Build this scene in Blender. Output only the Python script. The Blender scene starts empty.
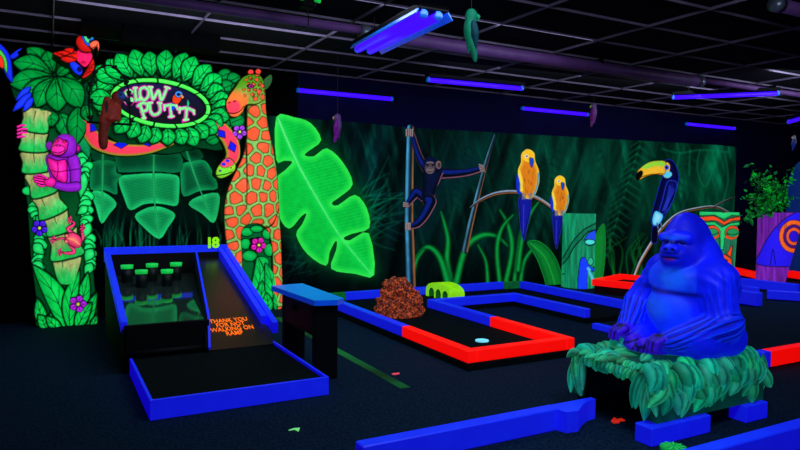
import bpy, bmesh, math, random
import numpy as np
from mathutils import Vector, Matrix, Euler

SC = bpy.context.scene
COL = SC.collection
random.seed(4)
RNG = np.random.default_rng(7)

# ------------------------------------------------------------------ camera
H = 1.38                      # eye height
FPX, YAW, PITCH, ROLL = 643.04, 0.498812, 0.0438217, 0.0113281
_cy, _sy = math.cos(YAW), math.sin(YAW)
FWD = np.array([_sy * math.cos(PITCH), _cy * math.cos(PITCH), -math.sin(PITCH)])
_rt = np.array([_cy, -_sy, 0.0])
_up = np.cross(_rt, FWD)
RT = _rt * math.cos(ROLL) + _up * math.sin(ROLL)
UP = -_rt * math.sin(ROLL) + _up * math.cos(ROLL)


def ray(px, py):
    px = np.asarray(px, float)[..., None]
    py = np.asarray(py, float)[..., None]
    return FWD + RT * (px - 400) / FPX + UP * (225 - py) / FPX


def on_y(px, py, Y):
    """point of the upright plane at depth Y seen at a photo position"""
    d = ray(px, py)
    return d * (Y / d[..., 1:2]) + np.array([0, 0, H])


def on_z(px, py, z):
    d = ray(px, py)
    return d * ((z - H) / d[..., 2:3]) + np.array([0, 0, H])


def proj(P):
    P = np.asarray(P, float) - np.array([0, 0, H])
    z = P @ FWD
    return 400 + FPX * (P @ RT) / z, 225 - FPX * (P @ UP) / z


cam_d = bpy.data.cameras.new('camera')
cam = bpy.data.objects.new('camera', cam_d)
COL.objects.link(cam)
cam_d.sensor_width = 36
cam_d.lens = FPX / 800 * 36
cam_d.clip_start = 0.05
cam_d.clip_end = 100
M = Matrix(((RT[0], UP[0], -FWD[0], 0), (RT[1], UP[1], -FWD[1], 0), (RT[2], UP[2], -FWD[2], H), (0, 0, 0, 1)))
cam.matrix_world = M
SC.camera = cam
SC.view_settings.view_transform = 'Standard'
SC.view_settings.look = 'None'
SC.view_settings.exposure = 0
SC.view_settings.gamma = 1


# ------------------------------------------------------------------ colour + materials
def lin(c):
    c = np.clip(np.asarray(c, float) / 255.0, 0, 1)
    return np.where(c <= 0.04045, c / 12.92, ((c + 0.055) / 1.055) ** 2.4)


def l4(c):
    r = lin(c)
    return (float(r[0]), float(r[1]), float(r[2]), 1.0)


def _nodes(name):
    m = bpy.data.materials.new(name)
    m.use_nodes = True
    nt = m.node_tree
    b = nt.nodes['Principled BSDF']
    return m, nt, b


def paint_mat(name, emis=0.5, rough=0.6, spec=0.15, noise=0.18, nscale=18.0, bump=0.0, coat=0.0):
    """fluorescent paint: colour comes from the painted vertex colours, broken up by noise"""
    m, nt, b = _nodes(name)
    at = nt.nodes.new('ShaderNodeAttribute'); at.attribute_name = 'Col'
    tc = nt.nodes.new('ShaderNodeTexCoord')
    nz = nt.nodes.new('ShaderNodeTexNoise'); nz.inputs['Scale'].default_value = nscale; nz.inputs['Detail'].default_value = 4
    nt.links.new(tc.outputs['Object'], nz.inputs['Vector'])
    mr = nt.nodes.new('ShaderNodeMapRange')
    mr.inputs['From Min'].default_value = 0.3; mr.inputs['From Max'].default_value = 0.7
    mr.inputs['To Min'].default_value = 1 - noise; mr.inputs['To Max'].default_value = 1 + noise * 0.5
    nt.links.new(nz.outputs['Fac'], mr.inputs['Value'])
    mx = nt.nodes.new('ShaderNodeVectorMath'); mx.operation = 'SCALE'
    nt.links.new(at.outputs['Color'], mx.inputs[0]); nt.links.new(mr.outputs['Result'], mx.inputs['Scale'])
    nt.links.new(mx.outputs['Vector'], b.inputs['Base Color'])
    nt.links.new(mx.outputs['Vector'], b.inputs['Emission Color'])
    b.inputs['Emission Strength'].default_value = emis
    b.inputs['Roughness'].default_value = rough
    b.inputs['Specular IOR Level'].default_value = spec
    b.inputs['Coat Weight'].default_value = coat
    if bump:
        bp = nt.nodes.new('ShaderNodeBump'); bp.inputs['Strength'].default_value = bump; bp.inputs['Distance'].default_value = 0.01
        nt.links.new(nz.outputs['Fac'], bp.inputs['Height']); nt.links.new(bp.outputs['Normal'], b.inputs['Normal'])
    return m


def solid_mat(name, rgb, emis=0.0, rough=0.6, spec=0.2, noise=0.12, nscale=12.0, bump=0.0, metal=0.0, ecol=None, trans=0.0, lo=None):
    m, nt, b = _nodes(name)
    tc = nt.nodes.new('ShaderNodeTexCoord')
    nz = nt.nodes.new('ShaderNodeTexNoise'); nz.inputs['Scale'].default_value = nscale; nz.inputs['Detail'].default_value = 5
    nt.links.new(tc.outputs['Object'], nz.inputs['Vector'])
    cr = nt.nodes.new('ShaderNodeValToRGB')
    c = lin(rgb)
    c0 = lin(lo) if lo is not None else c * (1 - noise)
    c1 = np.clip(c * (1 + noise * .6), 0, 1)
    cr.color_ramp.elements[0].position = .35; cr.color_ramp.elements[0].color = (*c0, 1)
    cr.color_ramp.elements[1].position = .65; cr.color_ramp.elements[1].color = (*c1, 1)
    nt.links.new(nz.outputs['Fac'], cr.inputs['Fac'])
    nt.links.new(cr.outputs['Color'], b.inputs['Base Color'])
    if emis:
        if ecol is None:
            nt.links.new(cr.outputs['Color'], b.inputs['Emission Color'])
        else:
            b.inputs['Emission Color'].default_value = l4(ecol)
        b.inputs['Emission Strength'].default_value = emis
    b.inputs['Roughness'].default_value = rough
    b.inputs['Specular IOR Level'].default_value = spec
    b.inputs['Metallic'].default_value = metal
    b.inputs['Transmission Weight'].default_value = trans
    if bump:
        bp = nt.nodes.new('ShaderNodeBump'); bp.inputs['Strength'].default_value = bump; bp.inputs['Distance'].default_value = 0.005
        nt.links.new(nz.outputs['Fac'], bp.inputs['Height']); nt.links.new(bp.outputs['Normal'], b.inputs['Normal'])
    return m


# ------------------------------------------------------------------ objects
def origin(o):
    v = np.zeros(3)
    while o is not None:
        v += np.array(o.location)
        o = o.parent
    return v


def thing(name, label, cat, loc=(0, 0, 0), group=None):
    o = bpy.data.objects.new(name, None)
    o.empty_display_size = 0.1
    COL.objects.link(o)
    o.location = [float(v) for v in loc]
    tag(o, label, cat, group)
    return o


def tag(o, label=None, cat=None, group=None, kind=None):
    if label: o['label'] = label
    if cat: o['category'] = cat
    if group: o['group'] = group
    if kind: o['kind'] = kind
    return o


def link_mesh(name, verts, faces, mat, parent=None, cols=None, smooth=True, label=None, base=None):
    """one mesh object from world coordinates; its origin is its parent's base, or its own foot point"""
    V = np.asarray(verts, float).reshape(-1, 3)
    if parent is not None:
        off = origin(parent)
    elif base is not None:
        off = np.asarray(base, float)
    else:
        mn, mxv = V.min(0), V.max(0)
        off = np.array([(mn[0] + mxv[0]) / 2, (mn[1] + mxv[1]) / 2, mn[2]])
    me = bpy.data.meshes.new(name)
    me.from_pydata((V - off).tolist(), [], [list(map(int, f)) for f in faces] if not isinstance(faces, np.ndarray) else faces.tolist())
    if cols is not None:
        at = me.color_attributes.new('Col', 'FLOAT_COLOR', 'POINT')
        c = np.ones((len(V), 4), np.float32); c[:, :3] = lin(np.asarray(cols))
        at.data.foreach_set('color', c.ravel())
    me.polygons.foreach_set('use_smooth', [smooth] * len(me.polygons))
    me.validate()
    me.update()
    o = bpy.data.objects.new(name, me)
    COL.objects.link(o)
    if parent is None:
        o.location = off
    else:
        o.parent = parent
    o.data.materials.append(mat)
    if label: o['label'] = label
    return o


def fix_normals(o):
    bm = bmesh.new(); bm.from_mesh(o.data)
    bmesh.ops.recalc_face_normals(bm, faces=bm.faces)
    bm.to_mesh(o.data); bm.free()
    return o


class MB:
    """collects shapes for ONE mesh"""
    def __init__(s):
        s.v, s.f, s.c = [], [], []

    def add(s, verts, faces, col=(255, 255, 255)):
        n = len(s.v)
        s.v += [tuple(map(float, v)) for v in verts]
        s.f += [tuple(i + n for i in f) for f in faces]
        col = np.asarray(col, float)
        if col.ndim == 1: col = np.tile(col, (len(verts), 1))
        s.c += [tuple(c) for c in col]
        return s

    def box(s, x0, x1, y0, y1, z0, z1, col=(255, 255, 255), bev=0.006):
        """bevelled box"""
        b = min(bev, (x1 - x0) * .3, (y1 - y0) * .3, (z1 - z0) * .3)
        cx, cy, cz = (x0 + x1) / 2, (y0 + y1) / 2, (z0 + z1) / 2
        hx, hy, hz = (x1 - x0) / 2, (y1 - y0) / 2, (z1 - z0) / 2
        vs, idx = [], {}
        for sx in (-1, 1):
            for sy in (-1, 1):
                for sz in (-1, 1):
                    for ax in range(3):
                        h = [hx - b, hy - b, hz - b]; h[ax] += b
                        idx[(sx, sy, sz, ax)] = len(vs)
                        vs.append((cx + sx * h[0], cy + sy * h[1], cz + sz * h[2]))
        F = []
        for ax in range(3):
            o1, o2 = [(1, 2), (0, 2), (0, 1)][ax]
            for sg in (-1, 1):
                q = []
                for a, bb in ((-1, -1), (1, -1), (1, 1), (-1, 1)):
                    k = [0, 0, 0]; k[ax] = sg; k[o1] = a; k[o2] = bb
                    q.append(idx[(*k, ax)])
                F.append(q)
        for ax in range(3):
            o1, o2 = [(1, 2), (0, 2), (0, 1)][ax]
            for a in (-1, 1):
                for bb in (-1, 1):
                    q = []
                    for sg, ch in ((-1, o1), (1, o1), (1, o2), (-1, o2)):
                        k = [0, 0, 0]; k[ax] = sg; k[o1] = a; k[o2] = bb
                        q.append(idx[(*k, ch)])
                    F.append(q)
        for sx in (-1, 1):
            for sy in (-1, 1):
                for sz in (-1, 1):
                    F.append([idx[(sx, sy, sz, a)] for a in range(3)])
        return s.add(vs, F, col)

    def obox(s, p0, p1, width, z0, z1, col=(255, 255, 255), bev=0.008):
        """box along a floor direction p0->p1, width to its left"""
        m = MB(); p0 = np.array(p0[:2], float); p1 = np.array(p1[:2], float)
        d = p1 - p0; L = np.linalg.norm(d); d /= L; n = np.array([-d[1], d[0]])
        m.box(0, L, 0, width, z0, z1, bev=bev)
        vs = [(p0[0] + d[0] * x + n[0] * y, p0[1] + d[1] * x + n[1] * y, z) for x, y, z in m.v]
        return s.add(vs, m.f, col)

    def tube(s, pts, rad, n=10, col=(255, 255, 255), caps=True):
        pts = [np.array(p, float) for p in pts]
        if np.isscalar(rad): rad = [rad] * len(pts)
        vs, F = [], []
        prev = None
        for i, p in enumerate(pts):
            t = pts[min(i + 1, len(pts) - 1)] - pts[max(i - 1, 0)]
            t /= np.linalg.norm(t) + 1e-12
            if prev is None:
                a = np.array([0, 0, 1.0]) if abs(t[2]) < .9 else np.array([1.0, 0, 0])
            else:
                a = prev
            u = np.cross(t, a); u /= np.linalg.norm(u); w = np.cross(u, t); prev = w
            for k in range(n):
                th = 2 * math.pi * k / n
                vs.append(p + rad[i] * (math.cos(th) * u + math.sin(th) * w))
        for i in range(len(pts) - 1):
            for k in range(n):
                F.append((i * n + k, i * n + (k + 1) % n, (i + 1) * n + (k + 1) % n, (i + 1) * n + k))
        if caps:
            F.append(tuple(range(n))); F.append(tuple(range((len(pts) - 1) * n, len(pts) * n)))
        return s.add(vs, F, col)

    def lathe(s, prof, c, n=32, col=(255, 255, 255)):
        """profile of (radius, z) about the upright axis at c"""
        vs, F = [], []
        for r, z in prof:
            for k in range(n):
                th = 2 * math.pi * k / n
                vs.append((c[0] + r * math.cos(th), c[1] + r * math.sin(th), c[2] + z))
        for i in range(len(prof) - 1):
            for k in range(n):
                F.append((i * n + k, i * n + (k + 1) % n, (i + 1) * n + (k + 1) % n, (i + 1) * n + k))
        F.append(tuple(range(n))); F.append(tuple(range((len(prof) - 1) * n, len(prof) * n)))
        return s.add(vs, F, col)

    def prism(s, poly, fn0, fn1, col=(255, 255, 255)):
        """extrude a polygon between two mappings of its 2-D points"""
        n = len(poly)
        vs = [fn0(*p) for p in poly] + [fn1(*p) for p in poly]
        F = [tuple(range(n))[::-1], tuple(range(n, 2 * n))]
        F += [(i, (i + 1) % n, n + (i + 1) % n, n + i) for i in range(n)]
        return s.add(vs, F, col)

    def build(s, name, mat, parent=None, smooth=False, label=None, base=None, use_col=False):
        o = link_mesh(name, s.v, s.f, mat, parent, s.c if use_col else None, smooth, label, base)
        return fix_normals(o)


# ------------------------------------------------------------------ 2-D shapes for painted and carved work
def smooth_closed(pts, n=4):
    P = np.array(pts, float); N = len(P); out = []
    for i in range(N):
        p0, p1, p2, p3 = P[i - 1], P[i], P[(i + 1) % N], P[(i + 2) % N]
        for k in range(n):
            t = k / n
            out.append(.5 * ((2 * p1) + (-p0 + p2) * t + (2 * p0 - 5 * p1 + 4 * p2 - p3) * t * t + (-p0 + 3 * p1 - 3 * p2 + p3) * t ** 3))
    return np.array(out)


def smooth_open(pts, n=6):
    P = np.array(pts, float)
    if len(P) < 3: return P
    Q = np.vstack([2 * P[0] - P[1], P, 2 * P[-1] - P[-2]]); out = []
    for i in range(1, len(Q) - 2):
        p0, p1, p2, p3 = Q[i - 1], Q[i], Q[i + 1], Q[i + 2]
        for k in range(n):
            t = k / n
            out.append(.5 * ((2 * p1) + (-p0 + p2) * t + (2 * p0 - 5 * p1 + 4 * p2 - p3) * t * t + (-p0 + 3 * p1 - 3 * p2 + p3) * t ** 3))
    out.append(P[-1])
    return np.array(out)


def sd_poly(X, Y, P):
    P = np.asarray(P, float)
    d = np.full(X.shape, 1e18); s = np.ones(X.shape)
    j = len(P) - 1
    for i in range(len(P)):
        ex, ey = P[j] - P[i]
        wx, wy = X - P[i, 0], Y - P[i, 1]
        t = np.clip((wx * ex + wy * ey) / (ex * ex + ey * ey + 1e-12), 0, 1)
        bx, by = wx - ex * t, wy - ey * t
        d = np.minimum(d, bx * bx + by * by)
        c1 = Y >= P[i, 1]; c2 = Y < P[j, 1]; c3 = ex * wy > ey * wx
        s = np.where((c1 & c2 & c3) | (~c1 & ~c2 & ~c3), -s, s)
        j = i
    return s * np.sqrt(d)


def sd_stroke(X, Y, P, W):
    P = np.asarray(P, float)
    if np.isscalar(W): W = [W] * len(P)
    W = np.interp(np.linspace(0, 1, len(P)), np.linspace(0, 1, len(W)), W) / 2
    d = np.full(X.shape, 1e9)
    for i in range(len(P) - 1):
        ex, ey = P[i + 1] - P[i]
        wx, wy = X - P[i, 0], Y - P[i, 1]
        t = np.clip((wx * ex + wy * ey) / (ex * ex + ey * ey + 1e-12), 0, 1)
        d = np.minimum(d, np.hypot(wx - ex * t, wy - ey * t) - (W[i] + (W[i + 1] - W[i]) * t))
    return d


def vnoise(X, Y, sx, sy, seed=0, octv=3):
    """smooth value noise"""
    r = np.random.default_rng(seed); out = np.zeros(np.shape(X)); a = 1; tot = 0
    for o in range(octv):
        T = r.random((64, 64))
        u, v = np.asarray(X) / sx * 2 ** o, np.asarray(Y) / sy * 2 ** o
        i, j = np.floor(u).astype(int), np.floor(v).astype(int)
        f, g = u - i, v - j
        f = f * f * (3 - 2 * f); g = g * g * (3 - 2 * g)
        A = T[i % 64, j % 64]; B = T[(i + 1) % 64, j % 64]; C = T[i % 64, (j + 1) % 64]; D = T[(i + 1) % 64, (j + 1) % 64]
        out += a * ((A * (1 - f) + B * f) * (1 - g) + (C * (1 - f) + D * f) * g); tot += a; a *= .5
    return out / tot


class Carve:
    """a hand-painted flat cut-out or carved relief on an upright plane; its 2-D design is given in the photo's frame"""
    def __init__(s, x0, y0, x1, y1, step=0.7):
        s.step = step
        s.x0, s.y0 = x0, y0
        xs = np.arange(x0, x1 + step, step); ys = np.arange(y0, y1 + step, step)
        s.X, s.Y = np.meshgrid(xs, ys)
        sh = s.X.shape
        s.c = np.zeros(sh + (3,)); s.h = np.zeros(sh); s.S = np.full(sh, 99.0)

    def _sl(s, bx0, by0, bx1, by1, m):
        i0 = max(int((by0 - m - s.y0) / s.step), 0); i1 = min(int((by1 + m - s.y0) / s.step) + 2, s.X.shape[0])
        j0 = max(int((bx0 - m - s.x0) / s.step), 0); j1 = min(int((bx1 + m - s.x0) / s.step) + 2, s.X.shape[1])
        return slice(i0, max(i1, i0)), slice(j0, max(j1, j0))

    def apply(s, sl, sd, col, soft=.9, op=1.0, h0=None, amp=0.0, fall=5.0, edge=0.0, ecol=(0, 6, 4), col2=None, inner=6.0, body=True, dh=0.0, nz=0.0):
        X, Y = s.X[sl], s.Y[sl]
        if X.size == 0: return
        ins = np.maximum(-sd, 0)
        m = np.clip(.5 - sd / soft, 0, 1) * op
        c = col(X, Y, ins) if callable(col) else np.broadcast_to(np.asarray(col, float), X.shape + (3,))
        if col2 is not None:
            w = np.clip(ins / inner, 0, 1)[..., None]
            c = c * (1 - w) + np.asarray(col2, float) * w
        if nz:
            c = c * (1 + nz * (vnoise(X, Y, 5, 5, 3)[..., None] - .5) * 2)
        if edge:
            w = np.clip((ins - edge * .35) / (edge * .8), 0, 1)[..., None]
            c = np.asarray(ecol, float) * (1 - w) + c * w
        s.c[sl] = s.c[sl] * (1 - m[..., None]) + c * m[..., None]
        if h0 is not None:
            hh = h0 + amp * (1 - np.exp(-ins / fall))
            s.h[sl] = np.where(m > .45, hh, s.h[sl])
        if dh:
            s.h[sl] = s.h[sl] + dh * m
        if body:
            s.S[sl] = np.minimum(s.S[sl], sd)

    def poly(s, pts, col, smooth=4, soft=.9, **k):
        P = smooth_closed(pts, smooth) if smooth else np.array(pts, float)
        sl = s._sl(P[:, 0].min(), P[:, 1].min(), P[:, 0].max(), P[:, 1].max(), soft + 3)
        s.apply(sl, sd_poly(s.X[sl], s.Y[sl], P), col, soft=soft, **k)

    def stroke(s, pts, w, col, smooth=6, soft=.9, **k):
        P = smooth_open(pts, smooth) if smooth else np.array(pts, float)
        wm = np.max(w)
        sl = s._sl(P[:, 0].min(), P[:, 1].min(), P[:, 0].max(), P[:, 1].max(), wm / 2 + soft + 3)
        s.apply(sl, sd_stroke(s.X[sl], s.Y[sl], P, w), col, soft=soft, **k)

    def ell(s, cx, cy, rx, ry, col, ang=0.0, soft=.9, **k):
        r = max(rx, ry)
        sl = s._sl(cx - r, cy - r, cx + r, cy + r, soft + 3)
        a = math.radians(ang); dx, dy = s.X[sl] - cx, s.Y[sl] - cy
        u = dx * math.cos(a) + dy * math.sin(a); v = -dx * math.sin(a) + dy * math.cos(a)
        k0 = np.hypot(u / rx, v / ry); k1 = np.hypot(u / rx ** 2, v / ry ** 2)
        sd = np.where(k0 < 1e-6, -min(rx, ry), k0 * (k0 - 1) / np.maximum(k1, 1e-9))
        s.apply(sl, sd, col, soft=soft, **k)

    def leaf(s, base, tip, w, col=(0, 175, 62), col2=None, bend=0.0, h0=.03, amp=.05, veins=4, edge=1.3, fat=.45, vcol=(0, 20, 8), vw=.7, notch=0.0):
        """carved leaf: blade with dark painted rim, midrib and side veins"""
        b, t = np.array(base, float), np.array(tip, float)
        ax = t - b; L = np.linalg.norm(ax); ax /= L; nn = np.array([-ax[1], ax[0]])
        ts = np.linspace(0, 1, 13)
        cen = b + ts[:, None] * ax * L + (np.sin(np.pi * ts) * bend * L)[:, None] * nn
        hw = w / 2 * np.sin(np.pi * ts ** (math.log(.5) / math.log(fat))) ** .75
        if notch:
            hw = hw * (1 - notch * (np.arange(13) % 3 == 1))
        P = np.vstack([cen + hw[:, None] * nn, (cen - hw[:, None] * nn)[::-1][1:-1]])
        if col2 is None: col2 = np.minimum(np.array(col) * 1.18 + 6, 255)
        s.poly(P, col, smooth=0 if notch else 2, edge=edge, col2=col2, inner=w * .35, h0=h0, amp=amp, fall=w * .18, nz=.12)
        if veins:
            s.stroke(cen[1:-1], [vw * 1.3, vw * .7], vcol, smooth=0, soft=.8, body=False, op=.85, dh=-.008)
            for k in range(veins):
                tt = .18 + .62 * k / veins
                i = tt * 12; i0 = int(i); p = cen[i0] * (1 - i + i0) + cen[i0 + 1] * (i - i0)
                hwk = np.interp(tt + .1, ts, hw)
                for sg in (-1, 1):
                    q = p + ax * L * .19 + sg * nn * hwk * .72
                    s.stroke([p, q], [vw, vw * .6], vcol, smooth=0, soft=.8, body=False, op=.7, dh=-.005)

    def build(s, name, mat, parent, Y, back=0.0, front=0.0, label=None):
        """mesh it on the plane at depth Y (heights come towards the room); a rim of depth `back` closes it"""
        S = s.S; n, m = S.shape
        ins = S < 0
        any_ = ins[:-1, :-1] | ins[1:, :-1] | ins[:-1, 1:] | ins[1:, 1:]
        gy, gx = np.gradient(S, s.step)
        g2 = np.maximum(gx ** 2 + gy ** 2, .25)
        mv = (S > 0) & (S < 2.0 * s.step)
        X = np.where(mv, s.X - S * gx / g2, s.X); Yp = np.where(mv, s.Y - S * gy / g2, s.Y)
        ok = (S < 2.0 * s.step)
        cell = any_ & ok[:-1, :-1] & ok[1:, :-1] & ok[:-1, 1:] & ok[1:, 1:]
        idg = np.arange(n * m).reshape(n, m)
        ii, jj = np.nonzero(cell)
        F = np.stack([idg[ii, jj], idg[ii, jj + 1], idg[ii + 1, jj + 1], idg[ii + 1, jj]], 1)[:, ::-1]
        used, inv = np.unique(F, return_inverse=True)
        F = inv.reshape(F.shape)
        hh = s.h.ravel()[used] + front
        hm = float(np.median(hh))                       # the design is laid out at the relief's own mean depth
        W = on_y(X.ravel()[used], Yp.ravel()[used], Y - hm)
        W[:, 1] -= hh - hm
        C = np.clip(s.c.reshape(-1, 3)[used], 0, 255)
        V = W; FF = F
        if back > 0:
            e = np.concatenate([F[:, [0, 1]], F[:, [1, 2]], F[:, [2, 3]], F[:, [3, 0]]])
            key = {}
            es = np.sort(e, 1)
            uq, ix, ct = np.unique(es, axis=0, return_index=True, return_counts=True)
            be = e[ix[ct == 1]]
            bv, binv = np.unique(be, return_inverse=True)
            binv = binv.reshape(be.shape)
            W2 = W[bv].copy(); W2[:, 1] = Y + back
            V = np.vstack([W, W2]); C = np.vstack([C, C[bv] * .35])
            q = np.stack([be[:, 1], be[:, 0], len(W) + binv[:, 0], len(W) + binv[:, 1]], 1)
            FF = np.vstack([F, q])
        return link_mesh(name, V, FF, mat, parent, C, True, label)


# ------------------------------------------------------------------ solid sculpting (distance fields -> mesh)
class Sculpt:
    def __init__(s):
        s.p = []; s.paint = []

    def add(s, fn, lo, hi, col, k, op, grp):
        s.p.append(dict(fn=fn, lo=np.array(lo, float), hi=np.array(hi, float), col=np.array(col, float), k=k, op=op, grp=grp)); return s

    def ell(s, c, r, col=(200, 200, 200), k=.02, rot=None, op='u', grp=0):
        c = np.array(c, float); r = np.array(r if not np.isscalar(r) else (r, r, r), float)
        R = np.array(Euler([math.radians(a) for a in rot]).to_matrix()) if rot else np.eye(3)

        def fn(P):
            q = (P - c) @ R
            k0 = np.sqrt(((q / r) ** 2).sum(-1)); k1 = np.sqrt(((q / r ** 2) ** 2).sum(-1))
            return np.where(k0 < 1e-5, -r.min(), k0 * (k0 - 1) / np.maximum(k1, 1e-6))
        m = r.max() if rot else r
        return s.add(fn, c - m, c + m, col, k, op, grp)

    def cap(s, a, b, ra, rb=None, col=(200, 200, 200), k=.02, op='u', grp=0, stripe=None):
        a = np.array(a, float); b = np.array(b, float); rb = ra if rb is None else rb
        ab = b - a; L2 = max(ab @ ab, 1e-9); ax = ab / math.sqrt(L2)
        u = np.cross(ax, [0, 0, 1.0] if abs(ax[2]) < .9 else [1.0, 0, 0]); u /= np.linalg.norm(u); w = np.cross(ax, u)

        def fn(P):
            q = P - a; t = np.clip(q @ ab / L2, 0, 1)
            d = q - t[..., None] * ab
            r = np.sqrt((d ** 2).sum(-1)) - (ra + (rb - ra) * t)
            if stripe:
                th = np.arctan2(d @ w, d @ u)
                r = r + stripe[0] * (np.sin(th * stripe[1] + t * stripe[2] + 1.3 * np.sin(th * 3 + t * 5)) * .6 + .4 * np.sin(th * stripe[1] * 2.1 + 4 * t))
            return r
        m = max(ra, rb)
        s.add(fn, np.minimum(a, b) - m, np.maximum(a, b) + m, col, k, op, grp)
        if stripe:
            def sfn(P):
                q = P - a; t = np.clip(q @ ab / L2, 0, 1); d = q - t[..., None] * ab
                th = np.arctan2(d @ w, d @ u)
                return -(np.sin(th * stripe[1] + t * stripe[2] + 1.3 * np.sin(th * 3 + t * 5)) * .6 + .4 * np.sin(th * stripe[1] * 2.1 + 4 * t))
            s.p[-1]['sfn'] = lambda P: sfn(P) * min(1, (stripe[0] / .007) ** 2)
        return s

    def chain(s, pts, rad, col, k=.02, grp=0, op='u'):
        pts = smooth_open(pts, 4); rad = np.interp(np.linspace(0, 1, len(pts)), np.linspace(0, 1, len(rad)), rad)
        for i in range(len(pts) - 1): s.cap(pts[i], pts[i + 1], rad[i], rad[i + 1], col, k, op, grp)
        return s

    def dab(s, c, r, col, soft=.006, rot=None):
        """paint a patch of colour"""
        t = Sculpt().ell(c, r, col, rot=rot)
        s.paint.append((t.p[0]['fn'], np.array(col, float), soft)); return s

    def field(s, P):
        d = np.full(P.shape[:-1], 1.0)
        for p in s.p:
            e = p['fn'](P)
            d = s._mix(d, e, p)
        return d

    @staticmethod
    def _mix(d, e, p):
        k = p['k']
        if p['op'] == 'u':
            h = np.maximum(k - np.abs(d - e), 0) / k
            return np.minimum(d, e) - h * h * k * .25
        h = np.maximum(k - np.abs(d + e), 0) / k
        return np.maximum(d, -e) + h * h * k * .25

    def mesh(s, h, outline=0.0, ocol=(0, 0, 0), omin=0, disp=None, xform=None):
        lo = np.min([p['lo'] for p in s.p if p['op'] == 'u'], 0) - 3 * h; hi = np.max([p['hi'] for p in s.p if p['op'] == 'u'], 0) + 3 * h
        n = np.ceil((hi - lo) / h).astype(int) + 1
        g = [lo[i] + h * np.arange(n[i]) for i in range(3)]
        D = np.full(n, 1.0, float)
        for p in s.p:
            m = p['k'] + 3 * h
            a = np.clip(np.floor((p['lo'] - m - lo) / h).astype(int), 0, n); b = np.clip(np.ceil((p['hi'] + m - lo) / h).astype(int) + 1, 0, n)
            if np.any(b <= a): continue
            G = np.stack(np.meshgrid(g[0][a[0]:b[0]], g[1][a[1]:b[1]], g[2][a[2]:b[2]], indexing='ij'), -1)
            sl = (slice(a[0], b[0]), slice(a[1], b[1]), slice(a[2], b[2]))
            D[sl] = s._mix(D[sl], p['fn'](G), p)
        if disp is not None:
            G = np.stack(np.meshgrid(*g, indexing='ij'), -1); D = D + disp(G)
        V, F = surface_nets(D, lo, h)
        # colours
        ds = np.stack([p['fn'](V) for p in s.p if p['op'] == 'u'], 1)
        cs = np.array([p['col'] for p in s.p if p['op'] == 'u']); gs = np.array([p['grp'] for p in s.p if p['op'] == 'u'])
        w = np.exp(-(ds - ds.min(1, keepdims=True)) / (h * .6))
        C = (w @ cs) / w.sum(1, keepdims=True)
        bi = ds.argmin(1); U = [p for p in s.p if p['op'] == 'u']
        for i_, p in enumerate(U):
            if 'sfn' in p:
                m = bi == i_
                if m.any(): C[m] = np.clip(C[m] * (1 + .55 * p['sfn'](V[m]))[:, None] + np.array([0, 34, 10]) * np.clip(p['sfn'](V[m]), 0, 1)[:, None], 0, 255)  # fur shading put into the colour: ridges lighter, grooves darker
        if outline:
            best = gs[ds.argmin(1)]
            other = np.where((gs[None] != best[:, None]) & (gs[None] >= omin), ds, 9).min(1) - ds.min(1)
            m = (np.clip(1.3 - other / outline, 0, 1) * (best >= omin))[:, None]
            C = C * (1 - m) + np.array(ocol) * m
        for fn, col, soft in s.paint:
            m = np.clip(.5 - fn(V) / soft, 0, 1)[:, None]
            C = C * (1 - m) + col * m
        return V, F, C


def surface_nets(D, lo, h):
    n = D.shape
    I = D < 0
    c = [I[i:n[0] - 1 + i, j:n[1] - 1 + j, k:n[2] - 1 + k] for i in (0, 1) for j in (0, 1) for k in (0, 1)]
    allv = np.logical_and.reduce(c); anyv = np.logical_or.reduce(c)
    act = anyv & ~allv
    ai = np.argwhere(act)
    cnt = np.zeros(len(ai)); acc = np.zeros((len(ai), 3))
    cor = [np.array((i, j, k)) for i in (0, 1) for j in (0, 1) for k in (0, 1)]
    for a in range(8):
        for b in range(a + 1, 8):
            if np.abs(cor[a] - cor[b]).sum() != 1: continue
            da = D[tuple((ai + cor[a]).T)]; db = D[tuple((ai + cor[b]).T)]
            m = (da < 0) != (db < 0)
            t = np.where(m, da / np.where(m, da - db, 1), 0)
            acc += np.where(m[:, None], cor[a] + t[:, None] * (cor[b] - cor[a]), 0); cnt += m
    V = lo + h * (ai + acc / np.maximum(cnt, 1)[:, None])
    ids = -np.ones(act.shape, int); ids[tuple(ai.T)] = np.arange(len(ai))
    F = []
    for ax in range(3):
        sl0 = [slice(None)] * 3; sl1 = [slice(None)] * 3
        sl0[ax] = slice(0, n[ax] - 1); sl1[ax] = slice(1, n[ax])
        A, B = I[tuple(sl0)], I[tuple(sl1)]
        e = np.argwhere(A != B)
        o = [a for a in range(3) if a != ax]
        ok = (e[:, o[0]] > 0) & (e[:, o[1]] > 0) & (e[:, o[0]] < n[o[0]] - 1) & (e[:, o[1]] < n[o[1]] - 1)
        e = e[ok]; flip = A[tuple(e.T)]
        q = []
        for d0, d1 in ((0, 0), (1, 0), (1, 1), (0, 1)):
            t = e.copy(); t[:, o[0]] -= d0; t[:, o[1]] -= d1
            q.append(ids[tuple(t.T)])
        q = np.stack(q, 1)
        if ax == 1: flip = ~flip
        q[~flip] = q[~flip][:, ::-1]
        F.append(q)
    F = np.concatenate(F)
    return V, F[(F >= 0).all(1)]


def sculpt_obj(name, S, h, mat, parent=None, base=None, label=None, place=None, **k):
    V, F, C = S.mesh(h, **k)
    if place is not None: V = place(V)
    return link_mesh(name, V, F, mat, parent, C, True, label, base)


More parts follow.
